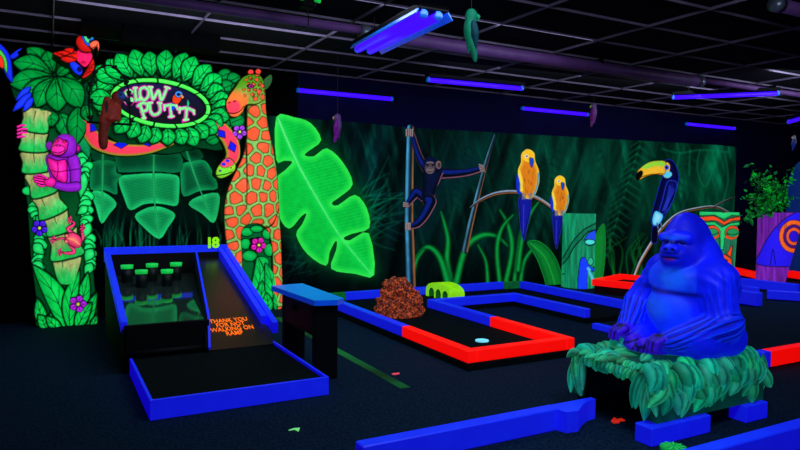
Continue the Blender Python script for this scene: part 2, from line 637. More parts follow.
def text_mesh(body, size, extrude, offset=0.0, align='CENTER', spacing=1.0, line=1.0):
    cu = bpy.data.curves.new('lettering', 'FONT')
    cu.body = body; cu.size = size; cu.extrude = extrude; cu.offset = offset
    cu.align_x = align; cu.align_y = 'CENTER'; cu.space_character = spacing; cu.space_line = line
    cu.resolution_u = 3
    ob = bpy.data.objects.new('lettering', cu); COL.objects.link(ob)
    dg = bpy.context.evaluated_depsgraph_get(); dg.update()
    me = bpy.data.meshes.new_from_object(ob.evaluated_get(dg))
    V = np.array([v.co for v in me.vertices]); F = [tuple(p.vertices) for p in me.polygons]
    bpy.data.objects.remove(ob); bpy.data.curves.remove(cu); bpy.data.meshes.remove(me)
    return V, F
# ================================================================== materials
M_GLOW = paint_mat('fluorescent_paint', emis=0.42, rough=.55, noise=.16, nscale=30)
M_MURAL = paint_mat('mural_paint', emis=0.62, rough=.8, spec=.03, noise=.10, nscale=14)
M_CARVED = paint_mat('carved_foam_paint', emis=0.85, rough=.6, spec=.1, noise=.14, nscale=40, bump=.25)
M_GORILLA = paint_mat('gorilla_blue_paint', emis=0.42, rough=.5, spec=.2, noise=.25, nscale=9)
M_BASE = paint_mat('green_resin_paint', emis=0.3, rough=.5, spec=.2, noise=.3, nscale=14)
M_DULL = paint_mat('dull_toy_paint', emis=0.10, rough=.6, noise=.3, nscale=30)
M_FOLIAGE = paint_mat('plastic_leaf', emis=0.2, rough=.5, noise=.3, nscale=20)
M_BLUE = solid_mat('blue_rail_paint', (8, 70, 255), emis=.5, ecol=(20, 0, 236), rough=.45, spec=.3, noise=.15)
M_RED = solid_mat('red_rail_paint', (255, 30, 16), emis=.75, ecol=(255, 4, 2), rough=.45, spec=.3, noise=.12)
M_GRAIL = solid_mat('green_rail_paint', (10, 120, 50), emis=.22, rough=.5, noise=.3)
M_LBLUE = solid_mat('blue_table_paint', (20, 110, 240), emis=.3, ecol=(0, 60, 230), rough=.3, spec=.5, noise=.2)
M_FLOOR = solid_mat('dark_carpet', (14, 38, 56), rough=.9, spec=.05, noise=.5, nscale=60, bump=.2, lo=(6, 20, 38))
M_TURF = solid_mat('black_turf', (14, 24, 24), rough=.95, spec=.03, noise=.5, nscale=90, bump=.3, lo=(6, 13, 14))
M_BLACK = solid_mat('matt_black', (5, 6, 9), rough=.7, spec=.12, noise=.4)
M_GLOSSB = solid_mat('gloss_black', (92, 124, 112), rough=.05, spec=.8, noise=.1, metal=.85)
M_RAMP = solid_mat('ramp_brown', (26, 16, 10), rough=.3, spec=.9, noise=.4, nscale=2.5, lo=(4, 12, 8))
M_NAVY = solid_mat('navy_wall_paint', (10, 9, 52), rough=.85, spec=.05, noise=.12, nscale=3)
M_DARKW = solid_mat('black_wall_paint', (2, 3, 4), rough=.9, spec=.03, noise=.4)
M_TILE = solid_mat('ceiling_tile', (30, 32, 34), rough=.95, spec=.02, noise=.4, nscale=70, bump=.2)
M_TBAR = solid_mat('ceiling_grid_metal', (112, 100, 124), rough=.5, spec=.3, noise=.25, nscale=3)
M_PIPE = solid_mat('purple_pipe', (98, 62, 120), rough=.5, spec=.3, noise=.2, nscale=5)
M_TUBE = solid_mat('blacklight_tube', (40, 10, 255), emis=1.6, ecol=(52, 8, 255), rough=.3, noise=.05)
M_HOUSE = solid_mat('lamp_housing', (40, 120, 220), rough=.25, spec=.6, noise=.2, emis=.25, ecol=(0, 90, 230))  # blue glow stands in for tube light caught by the housing
M_METAL = solid_mat('grey_metal', (110, 120, 135), rough=.35, metal=.6, noise=.2)
M_WIRE = solid_mat('black_cable', (8, 8, 10), rough=.6)
M_ORANGE = solid_mat('orange_lettering', (255, 110, 20), emis=.9, noise=.1)
M_LIME = solid_mat('lime_paint', (150, 245, 20), emis=.5, rough=.5, noise=.12)
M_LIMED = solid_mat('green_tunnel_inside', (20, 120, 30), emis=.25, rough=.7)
M_CUP = solid_mat('hole_cup_rim', (120, 220, 255), emis=.7, noise=.1)
M_GCUP = solid_mat('green_cup', (20, 190, 70), emis=.7, rough=.5, noise=.15)
M_GSIDE = solid_mat('green_cup_side', (4, 16, 11), emis=.02, rough=.5)
M_PANEL = solid_mat('dark_red_panel', (30, 11, 18), rough=.6, spec=.12, noise=.5, nscale=6)

WALL_Y = 7.85
CEIL = 2.94


def struct(name, mb, mat, label=None):
    o = mb.build(name, mat)
    o['kind'] = 'structure'
    if label: o['label'] = label
    return o


# ================================================================== room shell
m = MB(); m.box(-3, 15, -2, 8.1, -.12, 0, bev=.001); struct('floor', m, M_FLOOR)
m = MB(); m.box(-3, 15, -2, 8.1, CEIL + .015, CEIL + .12, bev=.001); struct('ceiling', m, M_TILE)
m = MB(); m.box(2.78, 15, WALL_Y, 8.0, 0, CEIL + .02, bev=.001); struct('wall_back', m, M_NAVY)
m = MB(); m.box(-3, 2.78, WALL_Y, 8.0, 0, CEIL + .02, bev=.001); struct('wall_rear', m, M_DARKW)
m = MB(); m.box(-3.15, -3, -2, 8.1, 0, CEIL + .02, bev=.001); struct('wall_left', m, M_DARKW)
m = MB(); m.box(15, 15.15, -2, 8.1, 0, CEIL + .02, bev=.001); struct('wall_right', m, M_DARKW)
m = MB()
k = -8
for i in range(-6, 8):
    y = 3.48 + .6195 * i
    if -1.5 < y < WALL_Y - .02: m.box(-3, 15, y - .005, y + .005, CEIL - .006, CEIL + .02, bev=.001)
for i in range(-2, 13):
    x = .047 + 1.178 * i
    if -2.9 < x < 14.9: m.box(x - .005, x + .005, -2, WALL_Y, CEIL - .008, CEIL + .02, bev=.001)
struct('trim_1', m, M_TBAR, 'suspended ceiling grid of thin metal bars')
m = MB(); m.box(.27, .62, 6.5, 6.95, 2.885, CEIL + .01, bev=.004); m.box(.6, 1.5, 6.5, 6.72, 2.80, CEIL + .01, bev=.004)
struct('trim_2', m, M_DARKW, 'black boxed bulkhead under the ceiling')
m = MB(); m.box(2.2, 2.28, 4.0, 7.0, 0, .004, bev=.001)
for s_ in ():
    pass
o = struct('trim_3', m, solid_mat('green_floor_strip', (18, 110, 48), rough=.9, emis=.1, noise=.8, nscale=1.2, lo=(10, 12, 10)), 'faded green strip across the dark carpet')

# ================================================================== wall mural
mural = thing('jungle_mural', 'long painted jungle mural with chimpanzee, parrots and toucan along the back wall', 'mural', (5.5, 7.8, 0))
MY = 7.83
nx, nz = 860, 178
gx = np.linspace(-.15, 11.62, nx); gz = np.linspace(.02, 2.385, nz)
GX, GZ = np.meshgrid(gx, gz)
_tp = np.array([(22, 100), (280, 116.5), (370, 123.5), (407, 127.5), (488, 132), (600, 138.5), (718, 145), (745, 148)], float)
_tw = on_y(_tp[:, 0], _tp[:, 1], MY)
GZ = .02 + (GZ - .02) * (np.interp(GX, _tw[:, 0], _tw[:, 2]) - .02) / (2.385 - .02)
PW = np.stack([GX, np.full_like(GX, MY), GZ], -1)
PX, PY = proj(PW)
mural_sh = PX.shape


def lerp(a, b, t):
    t = np.clip(t, 0, 1)[..., None]
    return np.asarray(a, float) * (1 - t) + np.asarray(b, float) * t


bgc = lerp((3, 17, 22), (3, 26, 24), (PX - 300) / 150)
bgc = lerp(bgc, (4, 30, 22), (PX - 480) / 200)
n1 = vnoise(PX + .3 * PY, PY * .5, 11, 40, 1, 4); n2 = vnoise(PX - .2 * PY, PY, 6, 30, 2, 3); n3 = vnoise(PX, PY, 40, 40, 5, 3)
bgc = bgc * (.35 + 1.5 * np.clip(n1 * 1.6 - .3, 0, 1))[..., None]
bgc = bgc + np.array([4, 44, 34.]) * (np.clip(n2 - .52, 0, 1) * 2.2 * np.clip(n3 * 2 - .4, 0, 1))[..., None]
bgc *= np.clip(1.15 - np.clip((PY - 235) / 60, 0, 1) * .8, 0, 2)[..., None]
mist = np.exp(-((PX - 690) / 62) ** 2 - ((PY - 172) / 50) ** 2)
bgc += np.array([2, 44, 32.]) * mist[..., None] * (.5 + n2)[..., None]
mist = np.exp(-((PX - 560) / 70) ** 2 - ((PY - 170) / 45) ** 2)
bgc += np.array([2, 22, 14.]) * mist[..., None] * (.4 + n1)[..., None]
bgc *= np.where(PX < 240, .25, 1)[..., None]


def bg_stroke(pts, w, col, soft=2.0, op=.7):
    global bgc
    P = smooth_open(pts, 5)
    x0, x1, y0, y1 = P[:, 0].min() - 12, P[:, 0].max() + 12, P[:, 1].min() - 12, P[:, 1].max() + 12
    k = (PX > x0) & (PX < x1) & (PY > y0) & (PY < y1)
    if not k.any(): return
    sd = sd_stroke(PX[k], PY[k], P, w)
    a = (np.clip(.5 - sd / (2 * soft), 0, 1) * op)[:, None]
    bgc[k] = bgc[k] * (1 - a) + np.array(col, float) * a


def bg_glow(pts, r, col, op):
    global bgc
    P = smooth_closed(pts, 3)
    k = (PX > P[:, 0].min() - r * 2) & (PX < P[:, 0].max() + r * 2)
    sd = sd_poly(PX[k], PY[k], P)
    a = (np.exp(-np.maximum(sd, 0) / r) * op)[:, None]
    bgc[k] = bgc[k] * (1 - a) + np.array(col, float) * a


# radiating thin blades near the great leaf
for i in range(34):
    a = math.radians(RNG.uniform(-62, 40)); L = RNG.uniform(18, 48)
    bx, by = 366 + RNG.uniform(-6, 6), 215 + RNG.uniform(-28, 30)
    ex, ey = bx + L * math.cos(a), by + L * math.sin(a) - 3
    bg_stroke([(bx, by), ((bx + ex) / 2, (by + ey) / 2 - 2 + 4 * RNG.random()), (ex, ey)], [1.6, .5], (10, 90 + 40 * RNG.random(), 92), .7, .55)
for i in range(18):
    a = math.radians(RNG.uniform(110, 200)); L = RNG.uniform(12, 34)
    bx, by = 305 + RNG.uniform(-12, 20), 245 + RNG.uniform(-8, 28)
    bg_stroke([(bx, by), (bx + L * math.cos(a), by + L * math.sin(a))], [1.5, .5], (8, 80, 70), .8, .45)
# soft ferns and palm fronds far in the painting
for (x0, y0, x1, y1, n, c) in ((648, 118, 604, 262, 20, (12, 104, 72)), (556, 150, 520, 240, 14, (6, 54, 42)), (470, 140, 440, 235, 14, (5, 48, 40)), (600, 150, 640, 235, 12, (7, 58, 42)), (690, 150, 668, 215, 10, (9, 72, 54))):
    bg_stroke([(x0, y0), (x1, y1)], 1.2, c, .9, .5)
    for i in range(n):
        t = i / n; px_, py_ = x0 + (x1 - x0) * t, y0 + (y1 - y0) * t; L = 17 * math.sin(math.pi * (.15 + .8 * t))
        for sg in (-1, 1): bg_stroke([(px_, py_), (px_ + sg * L * .8, py_ + L * .55)], [2, .6], c, 1.0, .7)
for i in range(75):
    x = RNG.uniform(385, 735); y = RNG.uniform(150, 250); L = RNG.uniform(18, 55); a = RNG.uniform(-.5, .5)
    bg_stroke([(x, y), (x + L * a * .5, y - L * .5), (x + L * a * 1.4, y - L)], [2.5, .8], (8, RNG.uniform(50, 105), 62), 1.4, .42)
for pts in ([(662, 149), (680, 153), (700, 150), (728, 152)], [(700, 150), (697, 166), (701, 182), (706, 186), (712, 172), (716, 156)], [(680, 153), (676, 170), (670, 190)], [(725, 152), (728, 180), (722, 205)], [(690, 152), (689, 175)]):
    bg_stroke(pts, 1.3, (20, 130, 96), 1.0, .6)
# tall arching foreground leaves painted low on the wall
for pts, w in (([(452, 288), (447, 262), (448, 240), (444, 222), (441, 212)], [7, 4, 1]), ([(455, 288), (465, 250), (480, 236), (496, 236), (508, 246)], [6, 5, 1]),
               ([(449, 288), (440, 258), (428, 247), (417, 256), (412, 268)], [6, 4, 1]), ([(410, 290), (416, 262), (424, 250)], [5, 1]), ([(505, 286), (512, 250), (508, 225), (500, 210)], [5, 4, 1]),
               ([(500, 286), (497, 250), (502, 228), (513, 215)], [4, 4, 1]), ([(520, 285), (524, 262), (534, 248), (543, 246)], [4, 3, 1]), ([(514, 284), (520, 235), (530, 210)], [4, 1]), ([(488, 288), (486, 262), (478, 245)], [4, 1]),
               ([(540, 200), (530, 215), (522, 240), (518, 270)], [1, 4, 4])):
    bg_stroke(pts, [a_ + 3 for a_ in w], (4, 52, 28), 2.0, .7); bg_stroke(pts, w, (16, 142, 66), 1.1, .85); bg_stroke(pts, [a_ * .3 for a_ in w], (30, 170, 92), .7, .6)
for i in range(12):
    x = 612 + RNG.uniform(0, 34); bg_stroke([(x, 276), (x + RNG.uniform(-8, 8), 252), (x + RNG.uniform(-12, 16), 225 + RNG.uniform(0, 25))], [2, .6], (20, 110, 48), .7, .7)
# blades painted on the dark wall behind the arch
for i in range(46):
    x = RNG.uniform(98, 226); y0 = 246 + RNG.uniform(-2, 6); L = RNG.uniform(16, 50); s_ = RNG.uniform(-9, 9)
    bg_stroke([(x + s_, y0 - L), (x + s_ * .2, y0 - L * .45), (x, y0)], [.6, 1.5, 1.0], (12, 105 + 40 * RNG.random(), 86), .5, .6)
BIGLEAF = [(276, 119), (294, 117), (311, 124), (322, 140), (329, 148), (344, 164), (353, 183), (366, 203), (369, 225), (370, 236), (373, 258), (374, 275), (354, 275), (330, 268), (308, 256), (296, 236), (284, 224), (276, 200)]
bg_glow(BIGLEAF, 7, (4, 84, 40), .75)
bg_glow([(402, 130), (412, 130), (420, 160), (440, 165), (470, 160), (482, 170), (440, 190), (428, 225), (412, 225), (412, 180)], 5, (6, 46, 60), .35)
bg_glow([(120, 140), (200, 140), (222, 200), (200, 225), (170, 215), (158, 238), (140, 215), (100, 220), (92, 170)], 8, (3, 34, 24), .8)

bgc = np.clip(bgc, 0, 255) ** 1.38 / 6.0 * np.where(PX > 380, .95, 1.1)[..., None]
ids = np.arange(nx * nz).reshape(nz, nx)
F = np.stack([ids[:-1, :-1], ids[:-1, 1:], ids[1:, 1:], ids[1:, :-1]], -1).reshape(-1, 4)
V = PW.reshape(-1, 3)
C = np.clip(bgc, 0, 255).reshape(-1, 3)
link_mesh('backdrop', V, F, M_MURAL, mural, C, True, 'dark green jungle haze with ferns and vines')


def cv(*a): return Carve(*a)


def ban(c, poly, rib, c0, c1, hatch=(1, .12)):
    """one lobe of a banana leaf: darker inside, bright rim, fine side veins"""
    P = np.array(rib, float)

    def col(X, Y, ins):
        d = sd_stroke(X, Y, P, .1)
        w = np.clip(ins / 7, 0, 1)
        base = lerp(c1, c0, w)
        st = .5 + .5 * np.sin((Y * 1.0 + np.abs(d) * .25) * 2.2)
        base = base * (1 - hatch[1] * st * w)[..., None]
        base = base + np.array([8, 40, 18.]) * np.exp(-np.maximum(d, 0) / 3)[..., None]
        return base
    c.poly(poly, col, smooth=3, soft=1.2)


# great bright leaf
c = cv(270, 112, 380, 282, .75)
RIB = [(278, 118), (287, 140), (300, 168), (318, 200), (340, 236), (372, 275)]
HI, LO = (56, 250, 80), (10, 205, 64)
ban(c, [(276, 117), (294, 117), (311, 123), (321.5, 140), (309, 151), (305, 155), (314, 156), (327, 148), (343, 162), (353, 184), (340, 197), (332, 203), (338, 205), (355, 194.5), (367, 208), (369.5, 228), (352, 234), (344, 238), (350, 240), (369, 233), (374.5, 275), (355, 274), (331, 269), (336, 250), (336, 241), (330, 252), (326, 266), (307, 254), (296, 235), (302, 224), (306, 214), (301, 217), (289, 229), (278, 214), (276, 180), (285, 170), (292, 162), (284, 161), (276, 160)], RIB, LO, HI, (1, .07))
c.stroke(RIB, [4, 3.4, 2.2, 1], (40, 215, 84), body=True, soft=1.5); c.stroke(RIB, [1.4, 1, .6], (110, 255, 140), body=False)
c.build('painted_banana_leaf', M_MURAL, mural, MY, front=.006, label='huge bright green banana leaf')

# three hanging leaves painted on the wall inside the arch
D0, D1, B0, B1 = (5, 84, 48), (8, 118, 66), (12, 140, 74), (30, 205, 110)


def pz(pts): return [(80 + u / 3.747, 140 + v / 3.747) for u, v in pts]


for rib, lobes in (([(277, 30), (277, 200), (297, 370)], [([(140, 45), (277, 40), (375, 50), (376, 120), (277, 118), (160, 122), (140, 110)], D0, D1), ([(144, 142), (200, 128), (277, 124), (345, 128), (372, 142), (372, 200), (364, 246), (318, 242), (280, 238), (238, 242), (188, 264), (165, 220)], B0, B1), ([(204, 286), (240, 258), (280, 248), (318, 254), (358, 280), (332, 326), (297, 372), (240, 330)], B0, B1)]),
                   ([(86, 40), (84, 180), (80, 310)], [([(56, 24), (130, 40), (136, 74), (48, 76)], (4, 60, 36), D0), ([(44, 82), (132, 80), (136, 120), (158, 132), (140, 160), (138, 205), (90, 188), (40, 186), (37, 130)], D0, (12, 140, 76)), ([(42, 196), (88, 194), (138, 236), (112, 276), (80, 314), (58, 250)], (14, 150, 80), B1)]),
                   ([(392, 20), (440, 160), (500, 310)], [([(360, 10), (430, 20), (464, 66), (400, 76)], (3, 50, 34), D0), ([(380, 92), (420, 80), (468, 76), (498, 120), (516, 182), (452, 190), (388, 212), (376, 150)], D0, (14, 150, 82)), ([(406, 242), (440, 212), (518, 198), (520, 260), (500, 312), (456, 276)], (12, 136, 74), (30, 190, 104))])):
    c = cv(85, 138, 225, 242, .75)
    rp = pz(rib)
    for poly, a, b in lobes: ban(c, pz(poly), rp, a, b)
    c.stroke(rp, [2.4, 2, .8], (16, 120, 64), body=True, soft=1.2); c.stroke(rp, [.8, .4], (50, 210, 120), body=False)
    c.build('painted_hanging_leaf', M_MURAL, mural, MY, front=.008)


def pole(c, pts, w, blue, warm):
    P = smooth_open(pts, 6)

    def col(X, Y, ins):
        i = np.interp(Y, P[:, 1] if P[0, 1] < P[-1, 1] else P[::-1, 1], P[:, 0] if P[0, 1] < P[-1, 1] else P[::-1, 0])
        t = (X - i) / (np.max(w) / 2)
        r = lerp((6, 26, 40), blue, np.exp(-((t + .45) / .35) ** 2))
        r = lerp(r, warm, np.exp(-((t - .7) / .25) ** 2))
        return r * (.7 + .5 * vnoise(X, Y, 4, 14, 9))[..., None]
    c.stroke(pts, w, col, soft=1.0)


c = cv(398, 122, 425, 292, .7)
pole(c, [(410.5, 128), (409.5, 170), (409, 220), (410, 250), (411, 290)], [7, 8.5, 9.5, 10.5], (70, 160, 200), (170, 110, 60))
c.build('painted_bamboo_pole', M_MURAL, mural, MY, front=.006, label='thick blue-lit trunk the chimpanzee clings to')
c = cv(455, 130, 502, 268, .7)
pole(c, [(495, 135), (487, 160), (479, 190), (471, 222), (465, 250)], [2.5, 4.5, 5.5, 7.0], (80, 140, 160), (180, 110, 60))
c.build('painted_leaning_stem', M_MURAL, mural, MY, front=.006, label='thin leaning stem the chimpanzee reaches for')


# chimpanzee
def zc(pts): return [(395 + u / 3.457, 115 + v / 3.457) for u, v in pts]


c = cv(400, 124, 492, 234, .55)
LINE, FUR, BLU = (140, 84, 100), (4, 9, 22), (14, 38, 140)


def limb(pts, w, rim=True):
    pts = zc(pts); w = np.array(w) / 3.457
    if rim: c.stroke([(x + .5, y + .6) for x, y in pts], w + 1.0, LINE, soft=.8)
    c.stroke(pts, w, FUR, soft=.8)
    c.stroke([(x - .6, y - .8) for x, y in pts], w * .45, BLU, soft=1.8, body=False, op=.8)


limb([(110, 190), (85, 150), (70, 105), (58, 62)], [30, 24, 18, 14])
limb([(150, 200), (200, 200), (250, 196), (300, 184)], [34, 28, 22, 16])
limb([(100, 280), (75, 265), (62, 280), (40, 310)], [36, 32, 24, 14])
c.poly(zc([(98, 195), (130, 188), (165, 195), (158, 225), (140, 260), (135, 290), (105, 298), (92, 275), (98, 235)]), FUR, soft=.8, col2=(8, 18, 50), inner=5)
c.stroke(zc([(165, 200), (150, 240), (137, 285)]), 1.0, LINE, body=False, soft=.8)
limb([(115, 295), (122, 300), (100, 345), (75, 375), (45, 385)], [40, 36, 30, 24, 12])
c.ell(*zc([(122, 172)])[0], 7.2, 9, (8, 16, 38), soft=.8, col2=(8, 20, 70), inner=6)
c.ell(*zc([(151, 172)])[0], 2.9, 4.2, (120, 96, 90), soft=.8); c.ell(*zc([(152, 173)])[0], 1.6, 2.6, (60, 46, 50), soft=.8)
c.ell(*zc([(121, 182)])[0], 5.2, 5.8, (70, 62, 70), soft=1.2)
c.ell(*zc([(121, 192)])[0], 4.0, 3.2, (116, 98, 96), soft=1.0)
for u in (112, 131): c.ell(*zc([(u, 173)])[0], 1.3, .9, (4, 5, 8), soft=.6)
c.stroke(zc([(110, 165), (121, 163), (133, 165)]), .9, (130, 110, 110), soft=.6, body=False)
c.stroke(zc([(112, 194), (121, 197), (131, 194)]), .7, (14, 10, 14), soft=.5, body=False)
for u in (118, 125): c.ell(*zc([(u, 185)])[0], .6, .5, (10, 8, 10), soft=.5)
for (u, v, n, dx, dy) in ((50, 58, 4, 7, 0), (300, 182, 4, 2, 7), (45, 382, 4, 5, 4), (36, 312, 3, 0, 6)):
    for k in range(n):
        a = zc([(u + dx * (k - 1.5) - 6, v + dy * (k - 1.5))])[0]; b = zc([(u + dx * (k - 1.5) + 8, v + dy * (k - 1.5) + 4)])[0]
        if dx > 4: b = zc([(u + dx * (k - 1.5), v + 14)])[0]; a = zc([(u + dx * (k - 1.5), v - 8)])[0]
        c.stroke([a, b], 1.7, (150, 132, 126), soft=.6); c.stroke([(a[0] + .7, a[1] + .7), (b[0] + .7, b[1] + .7)], .5, (20, 18, 24), soft=.5, body=False)
c.build('painted_chimpanzee', M_MURAL, mural, MY, front=.012, label='dark blue chimpanzee hanging between trunk and stem')


# two yellow parrots and their branch
def zp(pts): return [(500 + u / 3.75, 135 + v / 3.75) for u, v in pts]


def branch(name, pts, w, a, b, label):
    xs = [p[0] for p in pts]; ys = [p[1] for p in pts]
    c = cv(min(xs) - 6, min(ys) - 6, max(xs) + 6, max(ys) + 6, .6)
    c.stroke(pts, w, (14, 20, 26), soft=.9)
    c.stroke([(x, y - .9) for x, y in pts], [v * .35 for v in np.atleast_1d(w)], a, soft=.9, body=False)
    c.stroke([(x + .5, y + 1.1) for x, y in pts], [v * .22 for v in np.atleast_1d(w)], b, soft=.8, body=False)
    c.build(name, M_MURAL, mural, MY, front=.008, label=label)


branch('painted_branch', [(470, 208), (482, 199), (498, 193), (517, 192), (535, 197), (552, 208), (565, 224)], [1.5, 3.4, 4.2, 4.6, 4.8, 5, 5], (150, 170, 190), (170, 100, 50), 'dark curved branch under the two parrots')


def macaw(name, ox, oy, s, lab):
    c = cv(ox - 14 * s, oy - 22 * s, ox + 14 * s, oy + 62 * s, .5)
    T = lambda pts: [(ox + x * s, oy + y * s) for x, y in pts]
    c.poly(T([(-7, 26), (2, 24), (3, 36), (0, 50), (-3, 62), (-6, 50), (-7, 38)]), (10, 12, 70), soft=.7, edge=.7, ecol=(60, 60, 220), col2=(20, 26, 150), inner=2.5)
    c.stroke(T([(-3, 32), (-3.5, 56)]), .8, (50, 60, 230), soft=.6, body=False)
    c.poly(T([(-9, 8), (-5, 4), (-4, 16), (-6, 24), (-9, 20)]), (20, 50, 200), soft=.7)
    c.poly(T([(0, -14), (5.5, -11), (6.5, -4), (9.5, 4), (9.5, 14), (6, 24), (1, 27), (-4, 24), (-6, 14), (-8, 4), (-5.5, -3), (-5, -10)]), (255, 206, 40), soft=.7, edge=.6, ecol=(255, 240, 120), col2=(226, 128, 26), inner=4)
    for k in range(14):
        a, b = RNG.uniform(-4, 5), RNG.uniform(2, 21); c.stroke(T([(a, b), (a + .3, b + 2.4)]), .7, (150, 74, 14), soft=.6, body=False, op=.6)
    c.stroke(T([(-7, 4), (-5, 12), (-5, 20)]), 2.2 * s, (255, 225, 60), soft=.8, body=False)
    c.stroke(T([(9, 6), (8, 16), (5, 24)]), 1.2 * s, (60, 150, 190), soft=.8, body=False)
    c.ell(*T([(.5, -8)])[0], 4.6 * s, 4.8 * s, (255, 214, 44), soft=.8, col2=(255, 190, 30), inner=3)
    c.poly(T([(1.5, -6.5), (4.5, -6.5), (5.2, -3), (3.5, 1.5), (1.8, -2)]), (24, 70, 190), soft=.6, edge=.5, ecol=(4, 8, 30))
    c.ell(*T([(-.8, -8)])[0], 1.5 * s, 1.3 * s, (235, 240, 250), soft=.5, body=False); c.ell(*T([(-.6, -8)])[0], .7 * s, .7 * s, (5, 5, 20), soft=.4, body=False)
    for x in (-3, 2.5):
        for k in (-1, 0, 1): c.stroke(T([(x + k * 1.1, 22.5), (x + k * 1.1, 27)]), 1.0, (120, 116, 130), soft=.5)
    c.build(name, M_MURAL, mural, MY, front=.014, label=lab)


macaw('painted_parrot', 527.5, 166, 1.22, 'larger upright yellow parrot with blue tail')
macaw('painted_parrot', 559.5, 189, .98, 'smaller yellow parrot lower on the branch')

# toucan and its limb
branch('painted_branch', [(634, 277), (640, 262), (650, 245), (662, 228), (678, 214), (700, 208), (716, 207), (728, 212), (735, 217)], [4.4, 5, 4.6, 4, 3.2, 3, 2.6, 2, 1], (180, 196, 210), (180, 100, 40), 'pale curving branch under the toucan')
branch('painted_twig', [(714, 207), (723, 202), (732, 198), (736, 197)], [2.2, 1.6, .8], (150, 160, 170), (140, 90, 40), 'thin side twig of the pale branch')


def zt(pts): return [(615 + u / 3.75, 140 + v / 3.75) for u, v in pts]


c = cv(633, 154, 684, 248, .5)
NAV, BL = (3, 4, 34), (30, 50, 230)
c.poly(zt([(140, 318), (160, 322), (160, 380), (150, 388), (136, 382)]), NAV, soft=.8, edge=.7, ecol=(40, 60, 220))
c.poly(zt([(188, 75), (215, 76), (232, 100), (240, 140), (232, 185), (215, 235), (195, 275), (165, 318), (140, 322), (134, 290), (146, 240), (160, 190), (172, 150), (182, 120)]), NAV, soft=.8, edge=.8, ecol=(36, 60, 235), col2=(6, 9, 70), inner=5)
c.poly(zt([(195, 158), (220, 152), (234, 165), (224, 215), (200, 262), (176, 280), (164, 270), (178, 220)]), (5, 7, 52), soft=.8, edge=.9, ecol=(40, 70, 230), col2=(12, 18, 110), inner=4, body=False)
for k in range(5): c.stroke(zt([(205 + k * 5, 170 + k * 4), (195 + k * 3, 220), (178 + k * 3, 265)]), .6, (60, 90, 255), soft=.6, body=False, op=.6)
c.poly(zt([(150, 268), (168, 272), (180, 285), (168, 312), (146, 320), (140, 300)]), (70, 200, 250), soft=.8, body=False, col2=(150, 235, 255), inner=3)
c.poly(zt([(182, 92), (196, 84), (206, 96), (205, 120), (214, 130), (200, 142), (184, 138), (178, 118)]), (255, 190, 50), soft=.7, body=False)
c.poly(zt([(190, 118), (212, 122), (208, 138), (194, 142), (182, 134)]), (90, 215, 245), soft=.7, body=False)
c.poly(zt([(82, 122), (100, 100), (130, 82), (165, 77), (188, 80), (192, 100), (184, 130), (150, 130), (115, 138), (90, 150)]), (250, 170, 30), soft=.7, edge=.6, ecol=(60, 40, 6), col2=(255, 196, 50), inner=3)
c.poly(zt([(100, 104), (130, 84), (165, 79), (186, 82), (186, 98), (150, 98), (118, 108)]), (150, 225, 60), soft=1.2, body=False)
c.poly(zt([(80, 128), (96, 114), (105, 120), (100, 138), (86, 152), (79, 146)]), (6, 6, 8), soft=.7)
c.stroke(zt([(94, 140), (130, 130), (180, 126)]), .7, (90, 50, 8), soft=.5, body=False)
c.ell(*zt([(194, 103)])[0], 2.3, 2.6, (40, 90, 230), soft=.6, body=False); c.ell(*zt([(193, 103)])[0], 1.1, 1.2, (4, 4, 10), soft=.5, body=False)
for u in (158, 172): c.stroke(zt([(u, 312), (u + 4, 330)]), 1.5, (90, 110, 150), soft=.6)
c.build('painted_toucan', M_MURAL, mural, MY, front=.014, label='dark blue toucan with a big yellow bill')

# broad painted leaves around the tall planter
c = cv(518, 232, 566, 294, .6)
c.poly([(527, 243), (536, 240), (548, 247), (558, 262), (564, 285), (560, 292), (548, 291), (543, 276), (536, 258)], (6, 84, 34), soft=1, col2=(12, 128, 46), inner=5, edge=1, ecol=(20, 170, 60))
c.stroke([(530, 243), (544, 256), (552, 274), (556, 290)], [1, 1.6], (30, 170, 60), body=False)
c.build('painted_broad_leaf', M_MURAL, mural, MY, front=.008, label='broad curling leaf left of the tall planter')
c = cv(590, 215, 612, 290, .6)
c.poly([(604, 223), (606, 245), (604, 272), (600, 288), (590, 288), (591, 262), (594, 238)], (10, 110, 40), soft=1, col2=(16, 134, 48), inner=4, edge=1, ecol=(30, 150, 60))
c.build('painted_broad_leaf', M_MURAL, mural, MY, front=.008, label='broad upright leaf right of the tall planter')
# ================================================================== carved entrance arch
AY = 7.6
GRN, GRN2, DGR = (0, 175, 66), (4, 210, 84), (0, 120, 44)
arch = thing('entrance_arch', 'carved green leaf arch with a tree trunk pillar around the wall behind the ramp game', 'arch', (1.1, AY, 0))


def flower(cx, cy, r, col, parent, h, ang=0, n=5, label=None):
    c = Carve(cx - r - 3, cy - r - 3, cx + r + 3, cy + r + 3, .5)
    for k in range(n):
        a = math.radians(ang + 360 / n * k)
        b = (cx + r * .08 * math.cos(a), cy + r * .08 * math.sin(a)); t = (cx + r * math.cos(a), cy + r * math.sin(a))
        c.leaf(b, t, r * .82, col, np.minimum(np.array(col) * 1.25 + 10, 255), h0=0, amp=.035, veins=0, edge=.9, fat=.58)
        c.stroke([b, ((b[0] + t[0] * 2) / 3, (b[1] + t[1] * 2) / 3)], .7, np.array(col) * .35, soft=.6, body=False)
    c.ell(cx, cy, r * .2, r * .2, (200, 230, 60), h0=.03, amp=.02, fall=1, edge=.4)
    return c.build('flower', M_CARVED, parent, AY, back=.0 if h < .01 else .02, front=h, label=label)


